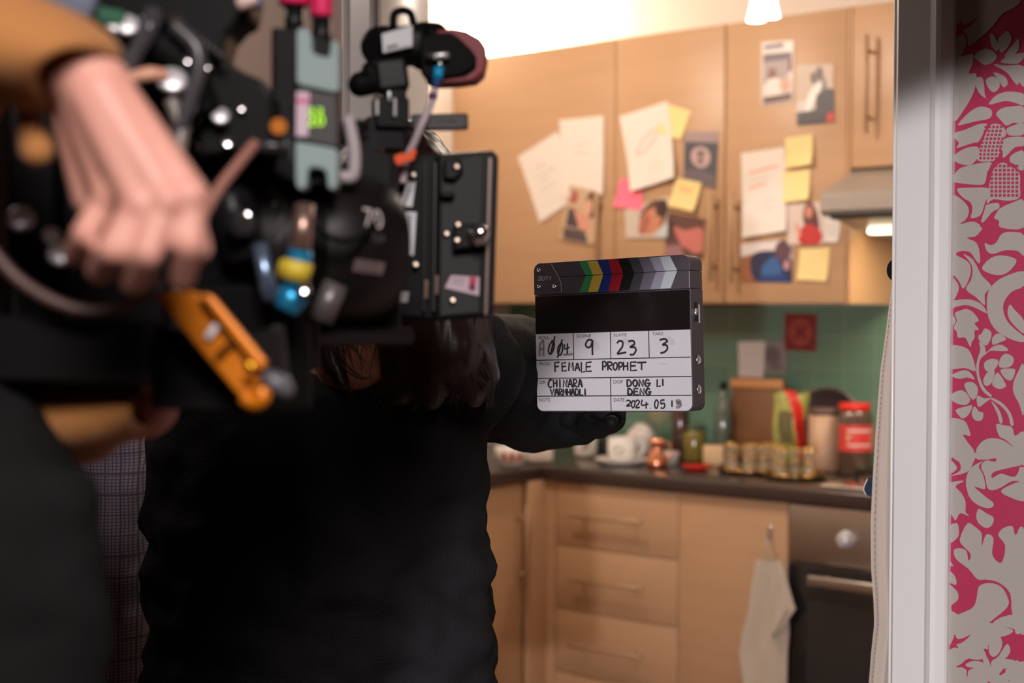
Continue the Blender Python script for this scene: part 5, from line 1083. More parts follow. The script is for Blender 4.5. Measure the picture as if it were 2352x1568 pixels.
# turned-back lower edge of the cuff and the button tab hanging from it
o = blob('cuff_tab', MB().cap(D(72, 300, 0.86), D(84, 345, 0.86), 0.0085, 0.0105).cap(D(60, 250, 0.862), D(72, 300, 0.86), 0.006, 0.0085), TAN, ov, 0.0025, 3)
seq = [(40, 860, 60, 1010, 1.04, 0.045), (120, 865, 140, 1030, 1.035, 0.046), (200, 868, 205, 1044, 1.03, 0.047), (270, 870, 268, 1030, 1.026, 0.046), (322, 880, 318, 1000, 1.022, 0.042), (336, 890, 330, 985, 1.02, 0.038)]
cuff([(ctr(a, b, c, d_, z), hv(a, b, c, d_, z), r) for a, b, c, d_, z, r in seq]).build('cuff', TAN, ov, fixn=False)
mb = MB().ell(ho + UP * 0.035, (0.085, 0.1, 0.095), A); blob('hair', mb, mat('short brown hair', s2l(60, 42, 32), 0.5), pb, 0.007, 3, lambda c: 0.004 * noise.noise(c * 90))
fl = D(-520, 784, 0.98); fr = D(-330, 784, 0.98)
legs(V((D(-440, 784, 0.98).x, D(-440, 784, 0.98).y, 0.92)), V((fl.x, fl.y, 0.5)), V((fr.x, fr.y, 0.5)), V((fl.x, fl.y, 0)), V((fr.x, fr.y, 0)), r0, pb, TRO)
# ------------------------------------------------ the crew member whose checked sleeve shows between them
CHK = mat('grey checked linen', s2l(112, 102, 112), 0.9, bump=(800, 0.3)); nt = CHK.node_tree; b = nt.nodes['Principled BSDF']
tc = nt.nodes.new('ShaderNodeTexCoord'); sp = nt.nodes.new('ShaderNodeSeparateXYZ'); nt.links.new(tc.outputs['Object'], sp.inputs[0])
def mnode(op, a, bb):
    m = nt.nodes.new('ShaderNodeMath'); m.operation = op
    for i, q in enumerate((a, bb)):
        if isinstance(q, (int, float)): m.inputs[i].default_value = q
        else: nt.links.new(q, m.inputs[i])
    return m.outputs[0]
hx_ = mnode('ADD', mnode('MULTIPLY', sp.outputs[0], r0.x), mnode('MULTIPLY', sp.outputs[1], r0.y))
def lines(c, per, w_): return mnode('LESS_THAN', mnode('FRACT', mnode('MULTIPLY', c, 1 / per), 0), w_)
k_ = mnode('MAXIMUM', mnode('MAXIMUM', lines(hx_, 0.0055, 0.26), lines(sp.outputs[2], 0.0048, 0.26)), mnode('MAXIMUM', lines(hx_, 0.022, 0.12), lines(sp.outputs[2], 0.03, 0.07)))
mx = nt.nodes.new('ShaderNodeMix'); mx.data_type = 'RGBA'; mx.inputs[6].default_value = (*s2l(150, 137, 150), 1); mx.inputs[7].default_value = (*s2l(86, 77, 92), 1)
nt.links.new(k_, mx.inputs[0]); nt.links.new(mx.outputs[2], b.inputs['Base Color'])
pc = thing('person', 'person in a grey checked linen shirt, arm hanging between operator and slate holder', 'person', D(-60, 784, 2.12)); pc.location.z = 0
dC = 2.12
def chain_c(mb, k):
    mb.loft([(D(x, y, dC + 0.02), rx * k, ry * k) for y, x, rx, ry in ((690, -80, 0.07, 0.06), (740, -80, 0.15, 0.09), (800, -80, 0.19, 0.11), (1000, -85, 0.175, 0.115), (1300, -85, 0.165, 0.115), (1700, -85, 0.175, 0.12))], Y0, 28)
    for ch in ([((212, 800, dC), 0.062), ((268, 1080, dC), 0.050), ((270, 1300, dC), 0.049), ((274, 1660, dC - 0.02), 0.040)], [((-345, 800, dC), 0.062), ((-400, 1200, dC), 0.05), ((-370, 1600, dC - 0.06), 0.036)]):
        for (a, ra), (b_, rb) in zip(ch, ch[1:]): mb.cap(D(*a), D(*b_), ra * k, rb * k)
mb = MB(); chain_c(mb, 1); blob('shirt', mb, CHK, pc, 0.008, 5, wr(0.006, 14, 6))
bd = MB(); chain_c(bd, 0.78); hc = D(-85, 440, dC + 0.02); A = face(bd, hc, (f0 - r0 * 0.2).normalized(), UP); bd.cap(hc, D(-82, 720, dC + 0.02), 0.055, 0.058)
for sx, wx, wy, wz in ((1, 276, 1660, dC - 0.02), (-1, -368, 1600, dC - 0.06)):
    bd.cap(D(wx, wy, wz), D(wx + 2, wy + 90, wz - 0.01), 0.027, 0.034)
    for k in range(4): bd.cap(D(wx - 30 + 20 * k, wy + 110, wz - 0.01), D(wx - 28 + 19 * k, wy + 200 + (20 if k in (1, 2) else 0), wz - 0.03), 0.0105, 0.0085)
    bd.cap(D(wx - 36, wy + 60, wz - 0.02), D(wx - 52, wy + 150, wz - 0.035), 0.013, 0.0095)
bo = blob('body', bd, SKIN2, pc, 0.0075, 4); face_features(bo, hc, A)
blob('hair', MB().ell(hc + UP * 0.03 - f0 * 0.012, (0.086, 0.1, 0.1), A), HAIR, pc, 0.007, 3, lambda c: 0.003 * noise.noise(c * 90))
q1, q2 = D(-170, 784, dC), D(10, 784, dC)
legs(V((D(-80, 784, dC + 0.02).x, D(-80, 784, dC + 0.02).y, 0.92)), V((q1.x, q1.y, 0.5)), V((q2.x, q2.y, 0.5)), V((q1.x, q1.y, 0)), V((q2.x, q2.y, 0)), f0, pc, TRO)
# ================================================================== the camera on the operator's shoulder
RG = yawed(36); RGt = yawed(36, 3)
def pk(x, y, d): return D(x, y, d)
def slab(mb, pts, d, th, mi=0): return mb.prism([D(x, y, d) for x, y in pts], FW * th, mi)
def bevelled(o, w_=0.002, seg=2):
    md = o.modifiers.new('bevel', 'BEVEL'); md.width = w_; md.segments = seg; md.limit_method = 'ANGLE'; md.angle_limit = math.radians(40); return o
def knob(parent, x, y, d, r, L, axis=None, m=CHROME, name='knob'):
    ax = tuple((-(V(axis) if axis is not None else FW)).normalized()) if axis is None else tuple(V(axis).normalized())
    return MB().lathe([(r * 0.7, 0), (r * 0.7, L * 0.3), (r, L * 0.32), (r, L * 0.85), (r * 0.82, L), (0, L)], D(x, y, d), ax, 20).build(name, m, parent)
cam = thing('cinema_camera', 'black shoulder-rigged cinema camera with a large lens and rods', 'camera', D(420, 800, 1.08))
# body and boxes behind it
bevelled(MB().box(D(385, 610, 1.14), (0.21, 0.13, 0.17), RG).build('camera_body', BLACKP, cam), 0.006)
bevelled(MB().box(D(110, 520, 1.10), (0.09, 0.11, 0.20), RG).build('battery', BLACKP, cam), 0.005)
slab_pts = [(455, 118), (480, 112), (560, 165), (600, 182), (622, 215), (622, 345), (455, 360)]
bevelled(slab(MB(), slab_pts, 1.06, 0.07).build('recorder_module', BLACKP, cam), 0.003)
bevelled(slab(MB(), [(205, -30), (585, -30), (570, 40), (548, 48), (520, 78), (500, 150), (470, 122), (380, 60), (205, 20)], 1.05, 0.05).build('top_bracket', BLACKM, cam), 0.004)
MB().tube([D(230, 45, 1.03), D(330, 90, 1.03), D(420, 150, 1.04), D(470, 260, 1.05)], 0.013, 12, 6).build('top_handle', BLACKR, cam)
bevelled(slab(MB(), [(262, 60), (390, 60), (420, 150), (455, 260), (450, 345), (300, 345)], 1.10, 0.05).build('side_plate', BLACKM, cam), 0.003)
for k, (x, y, d, w_, h_, t_) in enumerate(((362, 130, 1.07, 0.018, 0.03, 0.02), (412, 225, 1.06, 0.02, 0.036, 0.02), (440, 160, 1.05, 0.012, 0.05, 0.014), (345, 95, 1.06, 0.016, 0.018, 0.02), (420, 290, 1.07, 0.018, 0.03, 0.02))):
    MB().box(D(x, y, d), (w_, t_, h_), yawed(20 + 9 * k, 12), 0.004).build('clamp', GREYM, cam)
# base plate, shoulder pad, rods
bevelled(MB().box(D(240, 830, 1.08), (0.30, 0.10, 0.035), RG).build('base_plate', BLACKM, cam), 0.003)
MB().loft([(D(-60 + 60 * k, 900 + 14 * math.sin(k), 1.03), 0.03, 0.022 + 0.004 * math.sin(k * 0.8)) for k in range(6)], (UP, -f0, r0), 18).build('shoulder_pad', BLACKR, cam)
for dx in (-0.03, 0.03):
    c = D(300, 775, 1.12) + RG[1] * dx; MB().cyl(c - RG[0] * 0.16, c + RG[0] * 0.24, 0.0075, n=16).build('rod', BLACKM, cam)
# lens: stepped barrel along the rig axis
lc = D(545, 562, 1.145); ax = RG[0]
prof = [(0.040, -0.02), (0.040, 0.0), (0.050, 0.004), (0.050, 0.030), (0.058, 0.034), (0.058, 0.052), (0.0615, 0.055), (0.0615, 0.118), (0.0585, 0.122), (0.0585, 0.128), (0.050, 0.130), (0.048, 0.112), (0, 0.105)]
ln = MB().lathe(prof, lc, tuple(ax), 56).build('lens', mat('lens barrel black', (0.0085, 0.0075, 0.0075), 0.42, spec=0.2), cam)
MB().lathe([(0, 0.108), (0.03, 0.113), (0.047, 0.114)], lc, tuple(ax), 40).build('front_element', SLB, ln)
mb = MB(); n = 90
for i in range(n):
    a = 2 * math.pi * i / n; q = UP * math.cos(a) + RG[1] * math.sin(a); mb.box(lc + ax * 0.043 + q * 0.059, (0.014, 0.0022, 0.0026), (ax, q.cross(ax), q))
mb.build('focus_gear', BLACKR, ln)
def on_barrel(r):       # x along the axis, y round the barrel upwards, from the side facing us
    def f(x, y, x0, a0, rot=0):
        c, s_ = math.cos(rot), math.sin(rot); xr, yr = x * c - y * s_, x * s_ + y * c
        a = a0 + yr / r; q = -RG[1] * math.cos(a) + UP * math.sin(a); return lc + ax * (x0 + xr) + q * r
    return f
ob = on_barrel(0.0620)
WP = mat('worn white print', s2l(200, 190, 186), 0.5); WD = mat('dim white print', s2l(92, 86, 84), 0.5)
MB().text('70', lc, ax, UP, 0.017, 0.017, fn=lambda x, y: ob(x, y, 0.083, 0.25, -0.12)).build('focal_length_mark', WP, ln)
MB().text('T2.9', lc, ax, UP, 0.012, 0.006, fn=lambda x, y: ob(x, y, 0.088, 0.06, -0.12)).build('aperture_mark', WD, ln)
mb = MB().grid(lambda u, v: ob(u * 0.028, v * 0.010, 0.073, -0.34, -0.10), 8, 3)
for k in range(3): mb.grid(lambda u, v: on_barrel(0.0623)(0.002 + u * 0.022, 0.0018 + k * 0.003 + v * 0.0010, 0.073, -0.34, -0.10), 6, 1, 1)
mb.build('lens_label', [mat('grey pink label', s2l(120, 104, 104), 0.5), mat('label print', s2l(70, 60, 62), 0.5)], ln, fixn=False)
mb = MB()
for (x0, a0, w_) in ((0.010, 0.55, 0.008), (0.014, 0.30, 0.006), (0.010, 0.0, 0.007), (0.02, -0.1, 0.006)):
    f = on_barrel(0.0505); mb.grid(lambda u, v: f(u * w_, v * 0.0012, x0, a0, 0.9), 4, 1); mb.grid(lambda u, v: f(u * w_ * 0.7, v * 0.0012, x0 + 0.002, a0 + 0.09, 0.9), 4, 1)
mb.build('scale_marks', WD, ln, fixn=False)
# focus motor with blue coupling and yellow tape
mt = MB().lathe([(0.016, 0), (0.018, 0.004), (0.018, 0.05), (0.014, 0.056), (0, 0.056)], D(566, 600, 1.09), tuple((UP * 0.9 - r0 * 0.25).normalized()), 24).build('focus_motor', BLACKM, cam)
knob(mt, 560, 515, 1.068, 0.011, 0.018, m=GREYM); knob(mt, 565, 498, 1.05, 0.004, 0.003)
CY = mat('cyan anodised metal', s2l(46, 150, 196), 0.3, 0.6); YT_ = mat('yellow tape', s2l(206, 180, 52), 0.5)
ad = MB().cyl(D(690, 575, 1.06), D(676, 672, 1.06), 0.009, 0.011, 20).cyl(D(676, 672, 1.06), D(654, 712, 1.06), 0.012, 0.010, 20, 0, 0.001).build('cable_plug', CY, cam, label='cyan metal plug')
MB().cyl(D(684, 600, 1.058), D(674, 644, 1.058), 0.0118, n=24).cyl(D(660, 600, 1.058), D(652, 640, 1.058), 0.006, n=16).build('tape', YT_, ad, label='yellow tape band')
MB().cyl(D(700, 470, 1.065), D(690, 575, 1.06), 0.0075, 0.0085, 20).build('plug_sleeve', mat('pinkish metal', s2l(170, 140, 128), 0.35, 0.8), ad)
MB().cyl(D(596, 560, 1.07), D(622, 690, 1.07), 0.006, 0.007, 16).build('cable_plug', mat('pale blue metal', s2l(130, 150, 176), 0.3, 0.8), cam)
MB().cyl(D(772, 650, 1.12), D(735, 735, 1.12), 0.0095, 0.0105, 18).build('lever', mat('grey lever', s2l(110, 104, 104), 0.4, 0.5), cam)
# knobs and bolts that catch the light
for x, y, d, r in ((395, 195, 1.03, 0.0105), (268, 62, 1.02, 0.008), (292, 66, 1.02, 0.0085), (338, 58, 1.03, 0.006), (432, 140, 1.03, 0.0042), (476, 155, 1.05, 0.0035), (405, 52, 1.03, 0.005), (506, 272, 1.05, 0.0065), (523, 330, 1.05, 0.0042), (50, 510, 0.98, 0.009), (142, 590, 0.97, 0.009), (120, 545, 0.98, 0.006), (348, 800, 1.02, 0.006), (345, 772, 1.03, 0.006), (555, 250, 1.055, 0.003), (700, 668, 1.04, 0.0045), (415, 300, 1.03, 0.007)):
    knob(cam, x, y, d, r, r * 0.8, axis=(-FW + UP * 0.5 + r0 * 0.25), m=ALU if r > 0.0055 else CHROME)
mb = MB()
for k in range(9): mb.ell(D(418 + 11.5 * k, 62 + 8.3 * k, 1.04), (0.0034, 0.0034, 0.0034), n=10, m=6)
mb.build('screw_row', GREYM, cam)
MB().cyl(D(640, 290, 1.05), D(640, 290, 1.035), 0.006, n=14).build('indicator', mat('amber plastic', s2l(190, 110, 20), 0.4), cam)
MB().cyl(D(560, 335, 1.05), D(672, 338, 1.05), 0.006, n=14).cyl(D(650, 338, 1.05), D(668, 338, 1.05), 0.009, n=14).build('bracket_rod', GREYM, cam)
GC = mat('dark green cloth tape', s2l(24, 84, 58), 0.7); MB().box(D(250, 42, 1.02), (0.024, 0.02, 0.012), yawed(10, -10), 0.002).build('tape', GC, cam, label='dark green tape')
MB().box(D(166, 4, 1.0), (0.035, 0.02, 0.022), yawed(0, -14), 0.006).build('cloth_pouch', mat('grey blue cloth', s2l(104, 114, 130), 0.85), cam, label='grey-blue cloth pouch')
MB().cyl(D(590, -10, 1.04), D(575, 14, 1.04), 0.006, n=14).build('plug', mat('blue plug', s2l(40, 80, 170), 0.4), cam, label='small blue plug')
MB().box(D(568, 2, 1.035), (0.016, 0.01, 0.010), yawed(0, 20), 0.003).build('plug_body', mat('pale plug', s2l(220, 190, 180), 0.5), cam)
# lower dark mass: follow-focus unit and rod clamp above the slate holder's shoulder
bevelled(MB().box(D(700, 700, 1.22), (0.16, 0.06, 0.05), RG).build('rod_clamp', BLACKM, cam), 0.004)
bevelled(MB().box(D(520, 800, 1.12), (0.12, 0.07, 0.10), RG).build('lower_bracket', BLACKP, cam), 0.006)
bevelled(slab(MB(), [(-60, 725), (330, 735), (345, 885), (-60, 872)], 0.95, 0.085).build('rig_shade_slab', BLACKP, cam), 0.004)  # dark rig mass, brought forward so its shade falls on the cuff
bevelled(slab(MB(), [(340, 740), (520, 790), (640, 740), (655, 900), (560, 945), (347, 940)], 0.992, 0.03).build('rod_bracket', BLACKP, cam), 0.004)
# amber lever plate
AMB = mat('amber anodised metal', s2l(214, 122, 14), 0.42, 0.25)
la = thing('focus_handle', 'bright amber metal handle angled down below the hand', 'handle', D(590, 920, 0.96))
bevelled(slab(MB(), [(360, 680), (372, 672), (445, 668), (492, 708), (600, 838), (608, 855), (575, 930), (545, 905), (362, 690)], 0.96, 0.012).build('plate', AMB, la), 0.003)
bevelled(slab(MB(), [(456, 672), (484, 676), (612, 832), (604, 850), (590, 842)], 0.948, 0.011).build('rib', AMB, la), 0.002)
bevelled(slab(MB(), [(492, 812), (540, 770), (548, 780), (500, 824)], 0.953, 0.006).build('cross_bar', mat('dark amber metal', s2l(120, 66, 10), 0.35, 0.5), la), 0.0015)
MB().tube([D(560, 912, 0.95), D(585, 925, 0.948), D(604, 912, 0.947), D(600, 895, 0.948)], 0.0055, 10, 6).build('hooked_end', AMB, la)
MB().box(D(575, 845, 0.945), (0.006, 0.003, 0.009), yawed(0, 50), 0.001).build('catch', mat('bright brass', s2l(250, 190, 60), 0.2, 1.0), la)
MB().box(D(486, 762, 0.956), (0.005, 0.002, 0.011), yawed(0, -35), 0.0009).build('mark', STICK, la, label='small white mark')
MB().loft([(D(612, 850, 0.965), 0.006, 0.006), (D(628, 865, 0.965), 0.011, 0.010), (D(645, 892, 0.965), 0.010, 0.010), (D(655, 915, 0.965), 0.004, 0.004)], (r0, f0, UP), 16).build('end_cap', mat('grey end cap', s2l(92, 92, 98), 0.4), la)
# cables
def cable(label, pts, r, m, k=8): return tag(MB().tube([D(*p) for p in pts], r, 8, k).build('cable', m), label, 'cable')
PKB = mat('brown pink cable', s2l(150, 104, 92), 0.5); GRC = mat('dark grey cable', s2l(62, 60, 64), 0.3)
cable('brownish pink cable running down behind the knuckles of the gripping hand', [(585, 330, 1.02), (548, 375, 1.0), (505, 430, 0.98), (468, 492, 0.96)], 0.0042, PKB)
cable('short pink-brown cable between the wrist and the large silver knob', [(270, 190, 0.99), (310, 178, 0.99), (345, 170, 0.99), (378, 174, 1.0)], 0.005, mat('flesh pink cable', s2l(216, 160, 134), 0.5))
cable('dark brown cable looping low beneath the gripping hand', [(-30, 560, 0.93), (40, 640, 0.93), (130, 695, 0.93), (220, 715, 0.935), (310, 690, 0.95), (360, 650, 0.98)], 0.0045, mat('dark brown cable', s2l(74, 50, 46), 0.5))
cable('glossy grey cable curling up under the top bracket', [(285, 180, 1.01), (310, 120, 1.01), (335, 85, 1.01), (345, 60, 1.01), (352, 30, 1.02)], 0.0065, GRC)
cable('glossy grey cable arching behind the row of screws', [(400, 330, 1.02), (432, 240, 1.02), (455, 170, 1.02), (450, 110, 1.02), (400, 60, 1.02)], 0.0062, GRC)
cable('grey-brown cable dropping from the large silver knob', [(392, 230, 1.02), (405, 262, 1.02), (416, 300, 1.02), (412, 350, 1.02), (418, 400, 1.04)], 0.0055, mat('warm grey cable', s2l(120, 112, 104), 0.4))
cable('thin black cable sagging across the front of the lens', [(700, 500, 1.09), (760, 545, 1.10), (820, 548, 1.12), (880, 500, 1.17), (915, 450, 1.22)], 0.0022, BLACKR)
# white bent tube
tag(MB().tube([D(798, 268, 1.14), D(806, 300, 1.14), D(814, 350, 1.14), D(812, 398, 1.14), D(798, 408, 1.14), D(772, 402, 1.14)], 0.0052, 10, 8).build('cable', mat('white cable', s2l(176, 164, 168), 0.5)), 'pale bent cable beside the teal transmitter', 'cable')
# ------------------------------------------------ wireless video transmitter
TEAL = mat('pale teal rubber', s2l(142, 162, 162), 0.6); PNKC = mat('pink antenna cap', s2l(232, 46, 104), 0.45)
tx = thing('video_transmitter', 'tall wireless transmitter with pale teal bumpers and pink-capped aerials', 'transmitter', D(725, 435, 1.09))
bevelled(slab(MB(), [(622, 62), (692, 66), (775, 95), (772, 420), (680, 425), (622, 400)], 1.105, 0.03).build('housing', BLACKP, tx), 0.003)
dT = 1.088
bevelled(slab(MB(), [(681, 72), (688, 64), (706, 66), (714, 78), (716, 118), (726, 126), (752, 132), (758, 124), (760, 96), (770, 92), (778, 102), (778, 205), (770, 212), (690, 195), (681, 188)], dT, 0.022).build('bumper', TEAL, tx), 0.0025)
bevelled(slab(MB(), [(677, 322), (690, 326), (770, 340), (776, 350), (774, 425), (766, 438), (752, 432), (748, 395), (738, 388), (716, 384), (706, 394), (704, 428), (694, 438), (680, 430), (676, 410)], dT, 0.022).build('bumper', TEAL, tx), 0.0025)
pn = bevelled(slab(MB(), [(684, 200), (772, 215), (772, 338), (682, 320)], dT + 0.004, 0.014).build('display_panel', mat('grey display panel', s2l(58, 56, 56), 0.4), tx), 0.001)
LCD = mat('lit yellow green digits', s2l(160, 220, 10), 0.5, emit=s2l(170, 240, 10), es=1.1)
pB = D(706, 289, dT + 0.003); mb = MB().text('20', pB, r0, UP, 0.013, 0.0085).text('33', D(708, 262, dT + 0.003), r0, UP, 0.011, 0.005)
mb.build('readout', LCD, pn, label='glowing yellow-green digits')
PS = mat('pink white sticker', s2l(206, 184, 196), 0.5); mb = slab(MB(), [(681, 210), (711, 212), (707, 314), (680, 312)], dT - 0.0005, 0.001); slab(mb, [(681, 222), (711, 224), (710, 240), (681, 238)], dT - 0.0009, 0.0004, 1)
mb.build('sticker', [PS, mat('pink sticker print', s2l(206, 120, 160), 0.5)], tx, label='pinkish white sticker')
for x, y0, y1, w_ in ((676, 62, 12, 36), (738, 95, 38, 26)):
    MB().cyl(D(x, y0 + 30, 1.12), D(x, y1, 1.12), 0.0075, n=18).build('aerial_base', BLACKM, tx); r = w_ * 1.12 / FP
    MB().lathe([(r * 0.9, 0), (r, 0.003), (r, 0.055), (r * 0.8, 0.062), (0, 0.063)], D(x, y1 + 2, 1.12), (0, 0, 1), 28).build('aerial_cap', PNKC, tx, label='bright pink aerial cap')
# ------------------------------------------------ viewfinder
ev = thing('viewfinder', 'black electronic viewfinder with a dark red hood and white sticker', 'viewfinder', D(900, 300, 1.3))
dE = 1.30; e_ = dE / FP
ea = yawed(8, 8)
mb = MB().cyl(D(870, 108, dE + 0.0), D(890, 104, dE + 0.03), 0.0185, n=32, bev=0.004).box(D(935, 106, dE + 0.012), (0.046, 0.034, 0.036), ea, 0.012, seg=4)
mb.lathe([(0.020, 0), (0.0225, 0.006), (0.0225, 0.022), (0.020, 0.026), (0, 0.026)], D(960, 106, dE + 0.012), tuple((ea[0] * 0.8 + ea[1] * 0.6).normalized()), 28)
mb.build('housing', BLACKP, ev)
MB().tube([D(903, 62, dE), D(905, 34, dE), D(922, 24, dE), D(942, 30, dE), D(950, 55, dE)], 0.0036, 8, 8).build('lanyard_loop', BLACKR, ev)
q = [D(877, 78, dE - 0.0145), D(947, 58, dE - 0.0145), D(947, 106, dE - 0.0145), D(880, 121, dE - 0.0145)]
mb = MB().prism(q, FW * 0.0165)
bi = lambda u, v, k=0.0003: (q[0] * (1 - u) + q[1] * u) * (1 - v) + (q[3] * (1 - u) + q[2] * u) * v - FW * k
mb.add([bi(.12, .72), bi(.5, .72), bi(.5, .84), bi(.12, .84)], [(0, 1, 2, 3)], 1)
mb.add([bi(.1, .92), bi(.9, .92), bi(.9, .94), bi(.1, .94)], [(0, 1, 2, 3)], 1)
mb.build('sticker', [STICK, INK], ev, fixn=False, label='white asset sticker')
REDH = mat('dark red hood', s2l(140, 36, 46), 0.5)
bevelled(slab(MB(), [(985, 70), (1040, 64), (1072, 70), (1104, 88), (1117, 108), (1120, 130), (1112, 166), (1094, 182), (1060, 187), (1000, 190), (975, 180), (965, 120)], dE + 0.002, 0.034).build('hood', REDH, ev), 0.004, 3)
bevelled(slab(MB(), [(962, 84), (985, 74), (1036, 74), (1052, 84), (1082, 112), (1094, 130), (1094, 154), (1070, 170), (1030, 176), (990, 190), (966, 168)], dE - 0.004, 0.012).build('hood_lining', BLACKR, ev), 0.003)
cn = MB().cyl(D(978, 131, dE - 0.010), D(1034, 126, dE - 0.010), 0.0042, n=20, bev=0.0008).build('connector', mat('worn steel connector', (0.5, 0.5, 0.5), 0.3, 1.0), ev)
for k in range(4): MB().box(D(1000 + 8 * k, 129 - k, dE - 0.0148), (0.0012, 0.0006, 0.004), yawed(0)).build('connector_pin', STICK, cn)
bevelled(MB().box(D(898, 175, dE + 0.005), (0.030, 0.03, 0.030), ea).build('joint', BLACKM, ev), 0.004)
blob('eyecup', MB().cap(D(828, 194, dE - 0.004), D(858, 190, dE), 0.0118, 0.0105).cap(D(850, 160, dE), D(866, 178, dE), 0.008, 0.009), BLACKR, ev, 0.002, 3)
am = bevelled(MB().box(D(905, 232, dE + 0.004), (0.020, 0.02, 0.022), yawed(15)).box(D(897, 262, dE + 0.004), (0.031, 0.024, 0.028), yawed(15)).box(D(882, 310, dE + 0.01), (0.036, 0.024, 0.03), yawed(15)).build('support_arm', BLACKM, ev), 0.002)
MB().box(D(895, 222, dE - 0.012), (0.004, 0.002, 0.010), yawed(15), 0.0006).box(D(866, 246, dE - 0.012), (0.0025, 0.0015, 0.014), yawed(15)).box(D(907, 246, dE - 0.012), (0.0025, 0.0015, 0.016), yawed(15)).build('tension_screw', mat('grey screw', (0.3, 0.3, 0.3), 0.4, 0.8), am)
# the cable plugged in it
BLU = mat('bright blue sleeve', s2l(10, 160, 214), 0.4)
cb = thing('cable', 'white viewfinder cable with a bright blue plug sleeve', 'cable', D(965, 292, dE - 0.012))
MB().tube([D(1000, 200, dE - .012), D(994, 225, dE - .012), D(985, 250, dE - .012), D(966, 292, dE - .012), D(950, 330, dE - .008), D(936, 360, dE - .004), D(925, 420, dE)], 0.0035, 10, 8).build('cord', mat('pinkish white cable', s2l(200, 184, 190), 0.5), cb)
MB().cyl(D(1011, 140, dE - .012), D(1009, 155, dE - .012), 0.0028, n=14).build('plug_tip', CHROME, cb)
MB().cyl(D(1009, 155, dE - .012), D(1004, 182, dE - .012), 0.0045, 0.0048, n=16).build('blue_sleeve', BLU, cb, label='bright blue sleeve')
MB().cyl(D(1004, 182, dE - .012), D(999, 202, dE - .012), 0.0045, 0.0038, n=16).build('strain_relief', mat('navy strain relief', s2l(30, 64, 120), 0.5), cb)
MB().cyl(D(996, 214, dE - .012), D(992, 228, dE - .012), 0.0041, n=14).build('purple_band', mat('purple tape', s2l(92, 50, 112), 0.5), cb)
# bar with printed lines
bb = thing('mounting_bar', 'black mounting bar with faint printed lines below the viewfinder', 'bar', D(1010, 300, 1.29))
bo_ = bevelled(MB().box(D(1010, 281, 1.305), (0.052, 0.014, 0.0145), yawed(4, 2)).box(D(930, 288, 1.31), (0.07, 0.014, 0.006), yawed(4, 2)).build('bar_body', mat('soft black metal', (0.018, 0.018, 0.019), 0.45), bb), 0.002)
mb = MB()
for yy, xa, xb in ((272, 1004, 1048), (292, 988, 1066)):
    for k in range(9): u = xa + (xb - xa) * k / 9; mb.box(D(u + 2, yy, 1.2965), ((xb - xa) / 9 * 0.62 * 1.3 / FP, 0.0004, 0.0016), yawed(4, 2))
mb.build('printed_lines', mat('faint print', s2l(96, 96, 98), 0.6), bb)
MB().tube([D(905, 300, 1.32), D(890, 330, 1.32), D(870, 360, 1.32)], 0.004, 8, 5).tube([D(955, 300, 1.32), D(940, 330, 1.32), D(932, 372, 1.32)], 0.0035, 8, 5).build('strut', BLACKM, bb)
tag(bevelled(slab(MB(), [(905, 358), (922, 350), (930, 354), (952, 340), (957, 346), (950, 368), (930, 372), (906, 386)], 1.275, 0.004).build('cable_tag', mat('orange tape', s2l(246, 88, 26), 0.6)), 0.0008), 'torn bright orange tape tag on the white viewfinder cable', 'tape')
# ------------------------------------------------ monitor seen from the back
dM = 1.32; mo = thing('camera_monitor', 'black camera monitor seen from behind, with stickers and a silver knob', 'monitor', D(1060, 735, dM))
MP = mat('monitor black metal', (0.008, 0.008, 0.0085), 0.42, spec=0.2); MG = mat('monitor dark grey panel', s2l(50, 50, 52), 0.55, spec=0.3)
cs = bevelled(slab(MB(), [(1004, 352), (1132, 344), (1145, 358), (1134, 716), (1122, 728), (1000, 738)], dM, 0.016).build('screen_housing', MP, mo), 0.004, 3)
slab(MB(), [(1012, 372), (1108, 358), (1098, 716), (1012, 724)], dM - 0.002, 0.002).build('back_panel', MG, mo)
slab(MB(), [(1123, 362), (1129, 362), (1119, 722), (1113, 722)], dM - 0.0015, 0.0015).build('edge_trim', mat('bare metal edge', s2l(140, 120, 112), 0.4, 0.7), mo)
cg = bevelled(slab(MB(), [(900, 372), (965, 350), (1006, 352), (1004, 738), (900, 728)], dM + 0.004, 0.022).build('battery_plate', BLACKP, mo), 0.003)
for x, w_ in ((974, 6), (996, 8), (1012, 5)):
    bevelled(slab(MB(), [(x, 372), (x + w_, 370), (x + w_ - 4, 716), (x - 4, 716)], dM - 0.004, 0.010).build('rail', mat('rail metal', (0.05, 0.05, 0.052), 0.35, 0.6), mo), 0.0008)
bevelled(slab(MB(), [(1018, 366), (1058, 360), (1064, 392), (1046, 412), (1018, 408)], dM - 0.012, 0.012).build('bracket', MP, mo), 0.002)
bevelled(slab(MB(), [(1010, 440), (1044, 440), (1044, 452), (1010, 452)], dM - 0.014, 0.014).build('bracket', MP, mo), 0.002)
bevelled(slab(MB(), [(1040, 512), (1120, 512), (1126, 535), (1118, 566), (1040, 575)], dM - 0.016, 0.016).build('knob_mount', MP, mo), 0.003)
MB().lathe([(0.010, 0), (0.010, 0.004), (0.0075, 0.006), (0.0075, 0.014), (0.005, 0.018), (0, 0.018)], D(1098, 540, dM - 0.016), tuple((-FW + r0 * 0.25 + UP * 0.1).normalized()), 24).build('knob', CHROME, mo, label='shiny silver knob')
